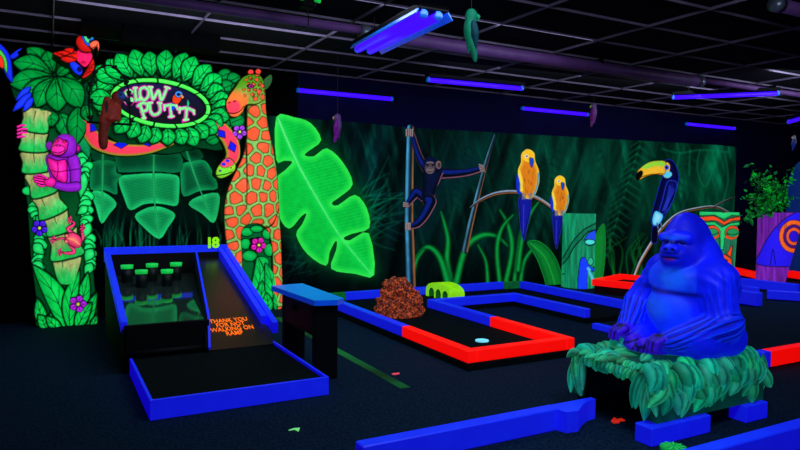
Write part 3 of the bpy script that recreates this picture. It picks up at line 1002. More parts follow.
# ---- left pillar foliage
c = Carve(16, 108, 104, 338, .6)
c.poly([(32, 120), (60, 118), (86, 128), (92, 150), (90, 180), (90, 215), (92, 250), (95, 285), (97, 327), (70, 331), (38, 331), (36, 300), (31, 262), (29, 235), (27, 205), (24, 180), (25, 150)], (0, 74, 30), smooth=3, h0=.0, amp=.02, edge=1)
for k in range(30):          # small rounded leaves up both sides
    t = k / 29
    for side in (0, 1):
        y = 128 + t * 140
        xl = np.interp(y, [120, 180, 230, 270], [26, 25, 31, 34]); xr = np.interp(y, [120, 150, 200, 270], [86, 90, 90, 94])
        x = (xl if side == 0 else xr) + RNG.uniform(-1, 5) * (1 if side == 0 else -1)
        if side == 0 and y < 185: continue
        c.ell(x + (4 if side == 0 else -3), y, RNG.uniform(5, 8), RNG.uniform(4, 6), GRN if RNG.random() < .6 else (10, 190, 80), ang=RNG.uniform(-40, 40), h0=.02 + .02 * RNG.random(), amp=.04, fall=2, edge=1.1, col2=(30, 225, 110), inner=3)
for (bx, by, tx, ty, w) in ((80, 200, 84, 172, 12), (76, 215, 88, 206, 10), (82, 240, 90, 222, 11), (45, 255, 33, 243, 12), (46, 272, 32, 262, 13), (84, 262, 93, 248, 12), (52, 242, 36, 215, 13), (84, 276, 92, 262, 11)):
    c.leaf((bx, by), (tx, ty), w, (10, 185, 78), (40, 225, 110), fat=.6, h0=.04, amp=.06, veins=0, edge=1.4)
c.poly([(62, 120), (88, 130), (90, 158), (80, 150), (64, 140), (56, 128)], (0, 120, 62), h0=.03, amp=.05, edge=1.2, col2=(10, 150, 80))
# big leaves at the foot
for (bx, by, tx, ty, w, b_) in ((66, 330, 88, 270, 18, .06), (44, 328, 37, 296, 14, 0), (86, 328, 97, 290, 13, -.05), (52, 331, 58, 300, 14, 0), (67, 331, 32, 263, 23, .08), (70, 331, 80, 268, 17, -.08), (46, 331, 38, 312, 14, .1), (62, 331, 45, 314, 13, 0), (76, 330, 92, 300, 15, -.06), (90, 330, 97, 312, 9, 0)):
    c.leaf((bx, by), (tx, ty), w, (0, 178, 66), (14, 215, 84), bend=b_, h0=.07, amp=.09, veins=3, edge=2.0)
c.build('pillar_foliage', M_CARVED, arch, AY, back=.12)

# ---- tree trunk of barrel-shaped segments
c = Carve(16, 108, 92, 290, .6)
TR = [(38, 112), (35, 130), (35, 148), (36, 166), (41, 186), (49, 206), (57, 225), (65, 245), (69, 262), (67, 282)]
SEG = [(38, 108, 34, 131, 29, 29), (34, 130, 33, 151, 28, 31), (34, 150, 36, 172, 28, 30), (37, 170, 45, 195, 27, 29), (44, 192, 54, 215, 27, 33), (54, 211, 61, 233, 26, 31), (61, 228, 68, 258, 30, 37), (67, 254, 66, 284, 28, 16)]
for i, (x0, y0, x1, y1, w0, w1) in reversed(list(enumerate(SEG))):
    d = np.array([x1 - x0, y1 - y0], float); d /= np.linalg.norm(d); nn = np.array([-d[1], d[0]])
    p0, p1 = np.array([x0, y0]), np.array([x1, y1])
    P = [p0 + nn * w0 / 2, p0 - nn * w0 / 2, (p0 + p1) / 2 - nn * (w0 * .49), p1 - nn * w1 / 2, p1 + d * 2.5, p1 + nn * w1 / 2, (p0 + p1) / 2 + nn * (w0 * .49)]

    def col(X, Y, ins, p0=p0, d=d, L=np.hypot(x1 - x0, y1 - y0), i=i):
        t = ((X - p0[0]) * d[0] + (Y - p0[1]) * d[1]) / L
        g = lerp((168, 178, 104), (34, 200, 88), (t - .35) / .5 + (vnoise(X, Y, 3, 8, i) - .5) * .9)
        return g * (.8 + .35 * vnoise(X, Y, 2, 7, 20 + i))[..., None]
    c.poly(P, col, smooth=3, h0=.10, amp=.10, fall=6, edge=2.0, ecol=(3, 10, 4))
    q = p0 + d * 4 + nn * RNG.uniform(-6, 6)
    c.stroke([q, q + d * 9], [1.2, .5], (40, 50, 20), soft=.7, body=False, op=.8)
c.build('tree_trunk', M_CARVED, arch, AY, back=.1, label='pale tan and green segmented trunk')

# ---- right pillar between the giraffe's legs
c = Carve(236, 222, 282, 318, .6)
c.poly([(240, 226), (272, 226), (275, 260), (276, 312), (246, 314), (242, 280)], (0, 90, 40), smooth=2, h0=0, amp=.02, edge=1)
for (x, y, rx, ry) in ((247, 232, 7, 5), (268, 234, 6, 6), (246, 244, 6, 6), (270, 250, 6, 7), (250, 256, 8, 6), (262, 262, 8, 6), (257, 229, 7, 4)):
    c.ell(x, y, rx, ry, (0, 150, 58), h0=.02, amp=.05, fall=2.5, edge=1.1, col2=(8, 180, 74), inner=4)
for (bx, by, tx, ty, w, b_) in ((268, 312, 257, 268, 14, -.1), (250, 300, 257, 256, 14, .12), (252, 312, 243, 280, 12, .05), (258, 314, 262, 280, 12, 0), (270, 312, 265, 262, 15, .08), (276, 313, 277, 285, 9, 0), (256, 314, 250, 296, 10, 0), (268, 314, 266, 292, 12, 0)):
    c.leaf((bx, by), (tx, ty), w, (0, 165, 62), (10, 200, 82), bend=b_, h0=.05, amp=.05, veins=3, edge=1.2)
c.build('pillar_foliage', M_CARVED, arch, AY, back=.12)

# ---- leaf canopy
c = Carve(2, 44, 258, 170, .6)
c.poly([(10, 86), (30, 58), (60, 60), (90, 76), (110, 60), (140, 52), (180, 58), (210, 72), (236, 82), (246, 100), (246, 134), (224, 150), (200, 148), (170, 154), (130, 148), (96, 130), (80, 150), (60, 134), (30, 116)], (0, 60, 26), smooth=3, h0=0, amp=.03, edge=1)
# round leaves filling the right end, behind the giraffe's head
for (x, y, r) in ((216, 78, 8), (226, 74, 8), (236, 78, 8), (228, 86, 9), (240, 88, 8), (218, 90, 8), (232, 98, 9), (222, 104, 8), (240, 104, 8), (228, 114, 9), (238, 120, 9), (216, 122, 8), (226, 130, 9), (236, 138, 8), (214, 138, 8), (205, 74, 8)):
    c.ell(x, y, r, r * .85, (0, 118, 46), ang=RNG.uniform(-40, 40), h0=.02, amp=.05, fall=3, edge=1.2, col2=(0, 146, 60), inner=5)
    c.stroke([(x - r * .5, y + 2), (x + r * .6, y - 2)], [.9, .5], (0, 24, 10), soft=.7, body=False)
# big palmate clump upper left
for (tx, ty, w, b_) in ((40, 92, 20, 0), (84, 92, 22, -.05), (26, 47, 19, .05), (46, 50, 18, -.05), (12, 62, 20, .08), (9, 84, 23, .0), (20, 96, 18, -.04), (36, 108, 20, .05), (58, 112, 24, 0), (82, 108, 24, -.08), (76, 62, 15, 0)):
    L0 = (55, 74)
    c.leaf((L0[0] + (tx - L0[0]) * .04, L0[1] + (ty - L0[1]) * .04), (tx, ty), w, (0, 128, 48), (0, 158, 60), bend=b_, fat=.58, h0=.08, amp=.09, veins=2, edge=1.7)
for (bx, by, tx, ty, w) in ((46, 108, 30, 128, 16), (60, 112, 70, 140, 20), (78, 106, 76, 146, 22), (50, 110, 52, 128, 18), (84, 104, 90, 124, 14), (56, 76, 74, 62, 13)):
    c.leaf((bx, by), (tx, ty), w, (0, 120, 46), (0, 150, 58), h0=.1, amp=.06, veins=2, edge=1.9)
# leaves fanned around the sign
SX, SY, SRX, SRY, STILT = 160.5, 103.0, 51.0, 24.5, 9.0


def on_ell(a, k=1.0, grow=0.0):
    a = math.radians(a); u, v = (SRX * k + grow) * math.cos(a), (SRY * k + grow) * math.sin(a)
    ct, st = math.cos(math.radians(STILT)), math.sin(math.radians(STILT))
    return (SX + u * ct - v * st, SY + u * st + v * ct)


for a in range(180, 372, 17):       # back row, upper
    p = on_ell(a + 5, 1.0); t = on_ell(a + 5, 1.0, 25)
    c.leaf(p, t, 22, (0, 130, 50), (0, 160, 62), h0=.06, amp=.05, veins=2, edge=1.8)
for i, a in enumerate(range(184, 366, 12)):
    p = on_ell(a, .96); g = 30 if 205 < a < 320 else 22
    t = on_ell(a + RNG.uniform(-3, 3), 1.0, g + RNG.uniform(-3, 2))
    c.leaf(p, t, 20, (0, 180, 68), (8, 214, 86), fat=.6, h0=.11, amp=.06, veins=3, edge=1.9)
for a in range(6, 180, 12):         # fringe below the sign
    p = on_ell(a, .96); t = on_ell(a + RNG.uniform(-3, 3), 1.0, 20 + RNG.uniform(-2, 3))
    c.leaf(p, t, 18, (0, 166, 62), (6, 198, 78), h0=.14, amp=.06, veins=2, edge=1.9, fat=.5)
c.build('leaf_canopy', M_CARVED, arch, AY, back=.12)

flower(39.5, 228, 9, (56, 20, 190), arch, .12, 20, label='blue violet flower on the left pillar')
flower(78, 304, 9.5, (150, 24, 190), arch, .17, 0, label='purple flower at the foot of the left pillar')
flower(258.5, 245, 8.5, (200, 16, 150), arch, .12, 10, label='magenta flower between the giraffe legs')
flower(239.5, 132, 8, (140, 50, 190), arch, .12, 15, label='violet flower beside the snake')

# ---- sign
sign = thing('sign_board', 'oval dark sign in a green bamboo ring reading GLOW PUTT', 'sign', on_y(SX, SY + 20, AY))
c = Carve(104, 72, 218, 136, .5)
c.ell(SX, SY, SRX - 3.5, SRY - 3.5, lambda X, Y, i: lerp((18, 14, 62), (4, 4, 16), (Y - 85) / 30), ang=STILT, h0=.12, amp=.0)
c.build('board', M_CARVED, sign, AY, back=.05, front=.02)
c = Carve(104, 72, 218, 136, .5)
sl = (slice(None), slice(None))
a_ = math.radians(STILT); u = (c.X - SX) * math.cos(a_) + (c.Y - SY) * math.sin(a_); v = -(c.X - SX) * math.sin(a_) + (c.Y - SY) * math.cos(a_)
k0 = np.hypot(u / SRX, v / SRY); k1 = np.hypot(u / SRX ** 2, v / SRY ** 2); sdo = k0 * (k0 - 1) / np.maximum(k1, 1e-9)
k0 = np.hypot(u / (SRX - 5), v / (SRY - 5)); k1 = np.hypot(u / (SRX - 5) ** 2, v / (SRY - 5) ** 2); sdi = k0 * (k0 - 1) / np.maximum(k1, 1e-9)
th = np.degrees(np.arctan2(v / SRY, u / SRX)) % 360
c.apply(sl, np.maximum(sdo, -sdi), lambda X, Y, i: lerp((40, 220, 60), (90, 250, 90), i / 2), h0=.16, amp=.04, fall=1.5, edge=.7)
jn = np.min([np.abs((th - q + 180) % 360 - 180) for q in range(10, 360, 28)], 0)
c.c *= np.clip((jn - .7) / 1.0, .12, 1)[..., None]
c.build('bamboo_ring', M_CARVED, sign, AY, back=.03, front=.02)
# hand-lettered name
c = Carve(108, 80, 206, 130, .4)
K = 7.5


def zs(pts): return [(120 + u / K, 75 + v / K) for u, v in pts]


LET = [  # G L O W
    [(92, 128), (70, 116), (44, 130), (38, 168), (50, 205), (80, 210), (92, 184), (68, 178)],
    [(112, 100), (115, 140), (120, 187), (121, 188), (152, 182)],
    [(185, 92), (155, 105), (150, 150), (175, 188), (208, 165), (212, 118), (185, 92)],
    [(228, 96), (248, 180), (288, 118), (310, 188), (352, 98)],
    # P U T T
    [(150, 220), (165, 270), (182, 325)], [(135, 232), (170, 210), (205, 225), (200, 262), (165, 275)],
    [(222, 212), (228, 268), (250, 298), (285, 290), (302, 262), (296, 212)],
    [(335, 232), (385, 224), (420, 232)], [(378, 228), (380, 275), (384, 312)],
    [(450, 255), (500, 248), (552, 270)], [(500, 250), (496, 300), (492, 335)]]
SER = [[(214, 90), (242, 92)], [(338, 90), (372, 100)], [(212, 210), (240, 208)], [(284, 208), (310, 212)], [(332, 226), (334, 262)], [(422, 226), (432, 258)], [(368, 314), (402, 310)], [(448, 245), (446, 282)], [(550, 266), (556, 292)], [(478, 338), (510, 334)], [(168, 325), (190, 322)], [(102, 98), (126, 96)], [(148, 170), (152, 188)]]
for L in LET: c.stroke(zs(L), 5.2, (226, 30, 170), soft=1.2, h0=.02)
for L in SER: c.stroke(zs(L), 4.0, (226, 30, 170), soft=1.0, smooth=0, h0=.02)
for L in LET: c.stroke(zs(L), 2.9, lambda X, Y, i: lerp((60, 220, 110), (170, 250, 160), i / 1.3), soft=.8, h0=.02, amp=.02, fall=1)
for L in SER: c.stroke(zs(L), 2.0, (150, 245, 150), soft=.7, smooth=0, h0=.03)
c.stroke(zs([(508, 188), (512, 215), (504, 245)]), [1, 2.6, 1], (20, 190, 120), h0=.02)
c.build('lettering', M_MURAL, sign, AY, back=0, front=.145, label='pale green hand lettering GLOW PUTT with pink outline')
c = Carve(160, 86, 190, 126, .4)
c.poly(zs([(420, 140), (395, 160), (392, 200), (402, 220), (430, 222), (452, 200), (462, 170)]), (240, 60, 20), h0=.02, amp=.02, edge=.5)
c.poly(zs([(392, 208), (412, 215), (416, 240), (404, 268), (386, 262), (388, 230)]), (10, 60, 220), h0=.02, amp=.01, edge=.4)
c.ell(*zs([(440, 145)])[0], 4, 3.4, (60, 140, 230), h0=.03, amp=.01, edge=.4)
c.ell(*zs([(438, 146)])[0], 1.8, 1.5, (8, 10, 40), soft=.6, body=False)
c.poly(zs([(452, 150), (470, 150), (480, 168), (466, 180), (456, 166)]), (250, 150, 70), h0=.03, amp=.01, edge=.4)
c.build('painted_parrot', M_MURAL, sign, AY, back=0, front=.15, label='small red parrot perched in the lettering')
c = Carve(178, 116, 188, 126, .4)
c.ell(*zs([(472, 348)])[0], 2.0, 2.0, (230, 20, 150), h0=0, amp=.02, fall=1, edge=.4)
c.build('golf_ball', M_MURAL, sign, AY, front=.15, label='tiny pink ball')

# ---- snake winding under the canopy
c = Carve(76, 104, 244, 184, .5)
SK = lambda X, Y, i: lerp((140, 160, 30), (250, 58, 84), (i - 1.2) / 2.4)
body = [(84, 112), (88, 128), (97, 141), (113, 148), (132, 150), (152, 148), (172, 142)]
c.stroke(body, [12, 15, 17, 15, 13, 11, 8], SK, h0=.06, amp=.07, fall=4, edge=1.1)
neck = [(212, 122), (222, 130), (231, 142), (233, 156), (226, 166)]
c.stroke(neck, [12, 16, 17, 15, 13], SK, h0=.09, amp=.08, fall=4, edge=1.1)
for (x, y, w, h_, a) in ((94, 127, 5, 7, 35), (121, 144.5, 8, 4.6, -4), (149, 142.5, 7, 4.4, -12), (221, 134, 6, 4, 50), (231.5, 147, 6.5, 4.5, 72)):
    r = math.radians(a); pts = [(x + w * math.cos(r), y + w * math.sin(r)), (x - h_ * math.sin(r), y + h_ * math.cos(r)), (x - w * math.cos(r), y - w * math.sin(r)), (x + h_ * math.sin(r), y - h_ * math.cos(r))]
    c.poly(pts, (14, 24, 225), smooth=0, body=False, edge=.9, ecol=(10, 0, 20))
c.poly([(219, 163), (224, 158), (231, 159), (235, 165), (234, 171), (228, 176), (220, 179), (215, 176), (215, 170)], (150, 200, 40), h0=.14, amp=.07, fall=3, edge=1.0, col2=(110, 220, 50), inner=4)
c.poly([(219, 164), (226, 158), (233, 163), (228, 167), (221, 168)], (240, 70, 90), body=False, edge=.5)
for (x, y) in ((222, 164.5), (226, 161)): c.ell(x, y, 1.8, 1.5, (16, 30, 220), body=False)
c.ell(229, 168, 1.7, 1.5, (240, 230, 80), body=False); c.ell(229, 168, .9, .9, (5, 5, 5), body=False); c.ell(218.5, 171, 1.2, 1.1, (80, 10, 120), body=False)
c.stroke([(216, 175.5), (223, 174.5), (231, 172)], .9, (6, 30, 6), soft=.6, body=False)
o = c.build('snake', M_CARVED, None, AY, back=.02)
tag(o, 'pink and green snake with blue diamonds winding under the oval sign', 'snake')

# ---- giraffe
def zg(pts): return [(200 + u / 2.25, 60 + v / 2.25) for u, v in pts]


gir = thing('giraffe', 'orange spotted green carved giraffe standing at the right of the leaf arch', 'giraffe', (2.4, AY, 0))
c = Carve(220, 62, 290, 314, .5)
sd_ = np.random.default_rng(12)
seeds = []
for gy_ in np.arange(97, 312, 12.5):
    for gx_ in np.arange(222, 292, 13):
        seeds.append((gx_ + sd_.uniform(-3.4, 3.4) + (6.5 if int(round(gy_ / 12.5)) % 2 else 0), gy_ + sd_.uniform(-3, 3)))
for gy_ in np.arange(68, 96, 5.5):
    for gx_ in np.arange(240, 272, 6): seeds.append((gx_ + sd_.uniform(-2, 2), gy_ + sd_.uniform(-2, 2)))
seeds = np.array(seeds)
rs = sd_.random(len(seeds))


def spots(X, Y, ins):
    d = np.hypot(X[..., None] - seeds[:, 0], (Y[..., None] - seeds[:, 1]) * .92)
    o = np.argsort(d, -1); d1 = np.take_along_axis(d, o[..., :1], -1)[..., 0]; d2 = np.take_along_axis(d, o[..., 1:2], -1)[..., 0]
    g = (d2 - d1) - .9 + .5 * (rs[o[..., 0]] - .5)
    small = Y < 96
    sc = np.where(small, .7, 1)
    rr = np.where(small, 2.9, 6.4) + (rs[o[..., 0]] - .4) * 1.8
    e = np.minimum((g - 2.4 * sc) * .65, rr - d1)              # >0 inside a spot
    e = np.where((Y < 112) & (X < 246), -3, e)
    gr = lerp((120, 165, 56), (122, 185, 88), (Y - 90) / 60); gr = gr * (.85 + .3 * vnoise(X, Y, 3, 3, 4))[..., None]
    gr = lerp(gr, (70, 150, 20), (92 - Y) / 10)
    orr = lerp((238, 78, 40), (250, 100, 60), vnoise(X, Y, 6, 6, 8))
    k = np.clip(e / .6 + .5, 0, 1)[..., None]
    dk = np.exp(-((e + .3) / .5) ** 2)[..., None] * .85
    return (gr * (1 - k) + orr * k) * (1 - dk) + np.array([60, 24, 6]) * dk


BODY = zg([(112, 90), (148, 60), (153, 110), (160, 160), (170, 205), (178, 255), (181, 300), (183, 345), (186, 390), (188, 440), (190, 556), (171, 558), (166, 500), (165, 440), (158, 395), (140, 372), (112, 372), (97, 388), (98, 420), (100, 470), (102, 556), (78, 556), (72, 470), (62, 420), (57, 380), (56, 330), (66, 285), (84, 245), (98, 215), (106, 180), (107, 130)])
c.poly(BODY, spots, smooth=3, h0=.05, amp=.14, fall=8, edge=1.3, ecol=(10, 16, 4))
c.stroke(zg([(180, 335), (160, 372), (130, 386), (108, 380)]), [.8, 1.6, .8], (20, 20, 6), soft=.8, body=False, dh=-.01)
c.stroke(zg([(107, 190), (104, 260), (102, 330)]), [1.4, .6], (24, 26, 6), soft=.8, body=False, dh=-.01)
c.build('body', M_CARVED, gir, AY, back=.1)
c = Carve(220, 62, 280, 122, .45)
EAR = [(263, 84), (267, 77), (273.5, 72.5), (275.5, 76), (274, 83), (268, 89)]
c.poly(EAR, (60, 130, 30), h0=.08, amp=.05, fall=2, edge=.9, col2=(40, 90, 50), inner=2)
for (x, y) in ((252.5, 71), (260, 70.5)):
    c.stroke([(x, y + 1), (x + 1.6, y + 8)], [4.4, 4], (110, 130, 40), h0=.1, amp=.04, fall=2, edge=.7); c.ell(x, y, 3.3, 3.0, (245, 66, 50), h0=.12, amp=.05, fall=2, edge=.7)
HEAD = [(226, 104), (229.5, 95), (236, 86), (241, 78.5), (247.5, 74), (256, 73), (263, 76), (266, 84), (266, 98), (258, 104), (247.5, 105), (244, 112), (238, 117), (230, 115.5)]


def hd(X, Y, i):
    b = lerp((96, 150, 24), spots(X, Y, i), (X - 246) / 4)
    b = spots(X, Y, i) * 1.0
    t = np.clip((Y - 88 + (240 - X) * .5) / 9, 0, 1) * (X < 248)
    b = lerp(b, (240, 120, 50), t)
    return lerp(b, (246, 60, 84), (1 - np.hypot((X - 233.5) / 8, (Y - 107.5) / 8)) * 2.5)


c.poly(HEAD, hd, smooth=3, h0=.15, amp=.12, fall=6, edge=1.2, ecol=(20, 20, 6))
c.ell(249.3, 86.8, 3.6, 2.4, (10, 20, 6), ang=8, soft=.8, body=False); c.ell(249.6, 87, 2.0, 1.7, (200, 30, 150), soft=.6, body=False); c.ell(249.8, 87, 1.0, 1.0, (0, 0, 0), soft=.5, body=False)
for (x, y, r) in ((256, 80, 2.2), (262, 86, 2.4), (258, 92, 2.6), (263, 97, 3), (255, 99, 2.4), (246, 80, 1.6), (251, 95, 1.8), (243, 90, 1.5), (244, 96, 1.4), (250, 78, 1.4)):
    c.ell(x, y, r, r * .9, (244, 86, 50), soft=.8, body=False, edge=.5, ecol=(70, 40, 10))
c.stroke([(228, 112), (234, 113.5), (240, 111), (244.5, 106)], [1.1, .8], (60, 6, 14), soft=.7, body=False, dh=-.012)
for (x, y) in ((229.5, 102.5), (234, 101.5)): c.ell(x, y, 1.4, .9, (150, 10, 40), ang=-30, soft=.6, body=False, dh=-.01)
c.build('head', M_CARVED, gir, AY, back=.02, front=.02, label='green head with orange muzzle and pink nose')

# ---- purple monkey hugging the trunk
def zm(pts): return [(10 + u / 3.75, 100 + v / 3.75) for u, v in pts]


c = Carve(16, 118, 88, 198, .45)
PU, PU2, PK, PK2 = (116, 18, 170), (150, 30, 200), (214, 14, 130), (250, 40, 170)
MH = .16


def mlimb(pts, w, a, b, h=0): c.stroke(zm(pts), np.array(w) / 3.75, a, h0=MH + h, amp=.09, fall=3, edge=1.0, col2=b, inner=4)


c.poly(zm([(135, 205), (210, 195), (262, 215), (268, 280), (265, 330), (220, 345), (175, 335), (145, 280)]), PU, h0=MH - .02, amp=.08, fall=5, edge=1.1, col2=PU2)
c.poly(zm([(140, 215), (175, 225), (210, 222), (216, 260), (212, 310), (175, 300), (150, 265)]), PK, h0=MH + .02, amp=.08, fall=4, edge=1.0, col2=PK2)
c.stroke(zm([(178, 232), (180, 262), (176, 292)]), .9, (110, 0, 60), soft=.7, body=False, dh=-.01); c.stroke(zm([(150, 262), (180, 270), (212, 264)]), .9, (110, 0, 60), soft=.7, body=False, dh=-.01)
mlimb([(238, 225), (246, 262), (246, 318)], [48, 46, 40], PU, PU2, .03)
mlimb([(250, 325), (215, 328), (168, 318)], [40, 36, 30], PU, PU2, .06)
for x in (238,): c.stroke(zm([(218, 264), (266, 258)]), .9, (50, 0, 80), soft=.7, body=False, dh=-.01)
c.ell(*zm([(148, 170)])[0], 4.2, 5, PU, h0=MH, amp=.05, fall=2, edge=.9, col2=(150, 40, 170)); c.ell(*zm([(255, 180)])[0], 3.6, 5, PU, h0=MH, amp=.05, fall=2, edge=.9)
c.ell(*zm([(256, 181)])[0], 2.1, 3.2, PK, h0=MH + .03, amp=.03, fall=1, edge=.7)
c.poly(zm([(170, 140), (205, 124), (240, 138), (252, 170), (244, 205), (210, 216), (170, 210), (155, 180)]), PU, h0=MH + .06, amp=.12, fall=5, edge=1.0, col2=PU2)
c.poly(zm([(165, 158), (185, 143), (203, 152), (218, 158), (216, 178), (208, 200), (180, 212), (155, 205), (152, 182)]), PK, h0=MH + .13, amp=.08, fall=3, edge=.9, col2=PK2)
c.ell(*zm([(180, 190)])[0], 7.2, 5.4, PK2, h0=MH + .19, amp=.06, fall=3, edge=.8)
c.stroke(zm([(160, 197), (182, 202), (204, 192)]), .9, (90, 0, 50), soft=.6, body=False, dh=-.012)
for u in (176, 186): c.ell(*zm([(u, 176)])[0], .8, .7, (60, 0, 30), soft=.5, body=False)
for u, v in ((175, 155), (203, 159)): c.ell(*zm([(u, v)])[0], 2.1, 1.5, (90, 0, 60), soft=.6, body=False); c.ell(*zm([(u, v)])[0], 1.2, 1.0, (220, 40, 60), soft=.5, body=False)
c.stroke(zm([(164, 150), (180, 141), (196, 150), (214, 152)]), 1.1, (90, 0, 110), soft=.7, body=False)
for k, (v0, v1, u0) in enumerate(((287, 293, 92), (296, 304, 90), (306, 314, 94), (317, 325, 104))):       # hand on the trunk
    c.stroke(zm([(150, 300 + k * 5), (120, v0 + 6), (u0, v0)]), 3.1, PK, h0=MH + .10, amp=.05, fall=1.5, edge=.8, col2=PK2, inner=1.5)
c.ell(*zm([(150, 308)])[0], 6.2, 5.2, PK, h0=MH + .11, amp=.05, fall=3, edge=.8, col2=PK2)
c.stroke(zm([(140, 295), (120, 284), (104, 282)]), 2.8, PK2, h0=MH + .15, amp=.04, fall=1.5, edge=.7)
for k in range(4):                                                                                        # far hand round the trunk edge
    c.stroke(zm([(60, 92 + k * 14), (42, 92 + k * 14), (28, 97 + k * 13)]), 3.5, PK, h0=MH - .03, amp=.06, fall=1.5, edge=.8, col2=PK2, inner=1.5)
o = c.build('carved_monkey', M_CARVED, None, AY, back=-.02)
tag(o, 'purple and pink carved monkey hugging the trunk of the left pillar', 'monkey')

# ---- frog
c = Carve(46, 212, 92, 264, .45)
FP, FP2 = (206, 26, 100), (250, 70, 130)


def zf(pts): return [(10 + u / 3.46, 210 + v / 3.46) for u, v in pts]


for pts, w in (([(222, 84), (200, 66), (222, 50), (214, 36)], [4.6, 3.8, 2.6]), ([(235, 120), (252, 96), (248, 70), (258, 64)], [4.6, 4, 2.6]), ([(200, 108), (180, 98), (158, 104)], [4, 3, 2.4]), ([(208, 120), (222, 146), (196, 150), (182, 148)], [4.6, 4, 2.6])):
    c.stroke(zf(pts), w, FP, h0=.20, amp=.05, fall=2, edge=.8, col2=FP2, inner=2)
for (u, v) in ((214, 36), (156, 104), (180, 148), (258, 64)):
    for a in (-150, -110, 170, 130): c.stroke(zf([(u, v), (u + 14 * math.cos(math.radians(a)), v + 14 * math.sin(math.radians(a)))]), [1.8, 2.2], FP, smooth=0, h0=.2, amp=.03, fall=1, edge=.5, col2=FP2, inner=1)
c.poly(zf([(190, 92), (210, 76), (236, 84), (250, 104), (244, 128), (226, 132), (206, 122), (192, 110)]), FP, h0=.22, amp=.08, fall=3, edge=.9, col2=(246, 110, 110))
c.stroke(zf([(200, 96), (222, 104), (240, 118)]), 1.2, (250, 160, 90), soft=1, body=False)
for (u, v) in ((196, 88), (194, 108)): c.ell(*zf([(u, v)])[0], 2, 1.9, (250, 120, 120), h0=.28, amp=.03, fall=1, edge=.6)
o = c.build('frog', M_CARVED, None, AY, back=-.15)
tag(o, 'pink tree frog clinging to the trunk of the left pillar', 'frog')

# ---- red parrot on top of the leaves
par = thing('parrot', 'red parrot with blue face perched on top of the leaf arch', 'parrot', on_y(82, 84, AY - .38))
PAY = AY - .36


def zq(pts): return [(u / 5, v / 5) for u, v in pts]


RD, RD2, PKB = (200, 16, 12), (245, 40, 24), (250, 26, 96)
c = Carve(48, 32, 104, 86, .45)
for pts in ([(400, 258), (330, 248), (262, 262), (285, 280), (350, 300)], [(395, 262), (345, 268), (300, 292), (345, 316), (392, 296)], [(370, 240), (335, 236), (318, 250), (360, 268)]):
    c.poly(zq(pts), RD, h0=.1, amp=.05, fall=2, edge=1, col2=RD2)
for k in range(4): c.stroke(zq([(280 + k * 25, 262 + k * 6), (330 + k * 20, 285 + k * 5)]), .8, (70, 0, 0), soft=.6, body=False)
c.poly(zq([(465, 290), (476, 330), (462, 365), (425, 392), (408, 385), (440, 330)]), RD, h0=.12, amp=.06, fall=3, edge=1, col2=RD2)
for k in range(3): c.stroke(zq([(470 - k * 8, 320 + k * 18), (430 - k * 6, 350 + k * 14)]), .8, (70, 0, 0), soft=.6, body=False)
c.build('wings', M_CARVED, par, PAY, back=.26)
c = Carve(48, 32, 104, 86, .45)
c.poly(zq([(380, 255), (400, 235), (440, 245), (466, 265), (460, 300), (428, 332), (398, 312), (376, 285)]), PKB, h0=.10, amp=.06, fall=5, edge=1)
c.poly(zq([(378, 220), (385, 185), (412, 174), (440, 180), (448, 215), (462, 250), (445, 264), (405, 258)]), RD, h0=.18, amp=.1, fall=4, edge=1, col2=(215, 30, 20))
c.poly(zq([(405, 182), (430, 176), (460, 185), (470, 205), (450, 215), (455, 240), (440, 240), (418, 220)]), (30, 90, 240), h0=.24, amp=.03, fall=2, edge=.7)
c.poly(zq([(416, 186), (432, 184), (446, 200), (444, 218), (438, 226), (422, 210)]), (70, 225, 130), h0=.26, amp=.02, fall=2, edge=.6)
c.poly(zq([(430, 186), (455, 188), (462, 200), (448, 208), (434, 202)]), (40, 140, 160), h0=.27, amp=.01)
c.ell(88.6, 39, 2.2, 2.0, (4, 8, 8), soft=.6, body=False)
c.stroke(zq([(410, 310), (418, 300), (424, 312), (432, 302)]), .8, (120, 0, 40), soft=.6, body=False)
c.build('body', M_CARVED, par, PAY, back=.26)
c = Carve(86, 36, 104, 56, .4)
c.poly(zq([(445, 218), (470, 200), (492, 204), (500, 225), (496, 252), (488, 256), (484, 236), (466, 248), (450, 236)]), (250, 90, 60), h0=.26, amp=.05, fall=2, edge=.9, col2=(255, 130, 90))
c.stroke(zq([(462, 240), (480, 232), (486, 224)]), .7, (90, 10, 0), soft=.5, body=False)
c.build('beak', M_CARVED, par, PAY, back=-.06)
c = Carve(64, 56, 88, 80, .4)
c.poly(zq([(345, 318), (368, 304), (405, 330), (416, 350), (408, 374), (388, 376), (362, 354)]), (14, 40, 230), h0=.16, amp=.06, fall=3, edge=1, col2=(30, 70, 250))
c.ell(79.4, 69.5, 2.6, 2.8, (4, 10, 80), soft=.7, body=False)
c.build('blue_feathers', M_CARVED, par, PAY, back=.1)

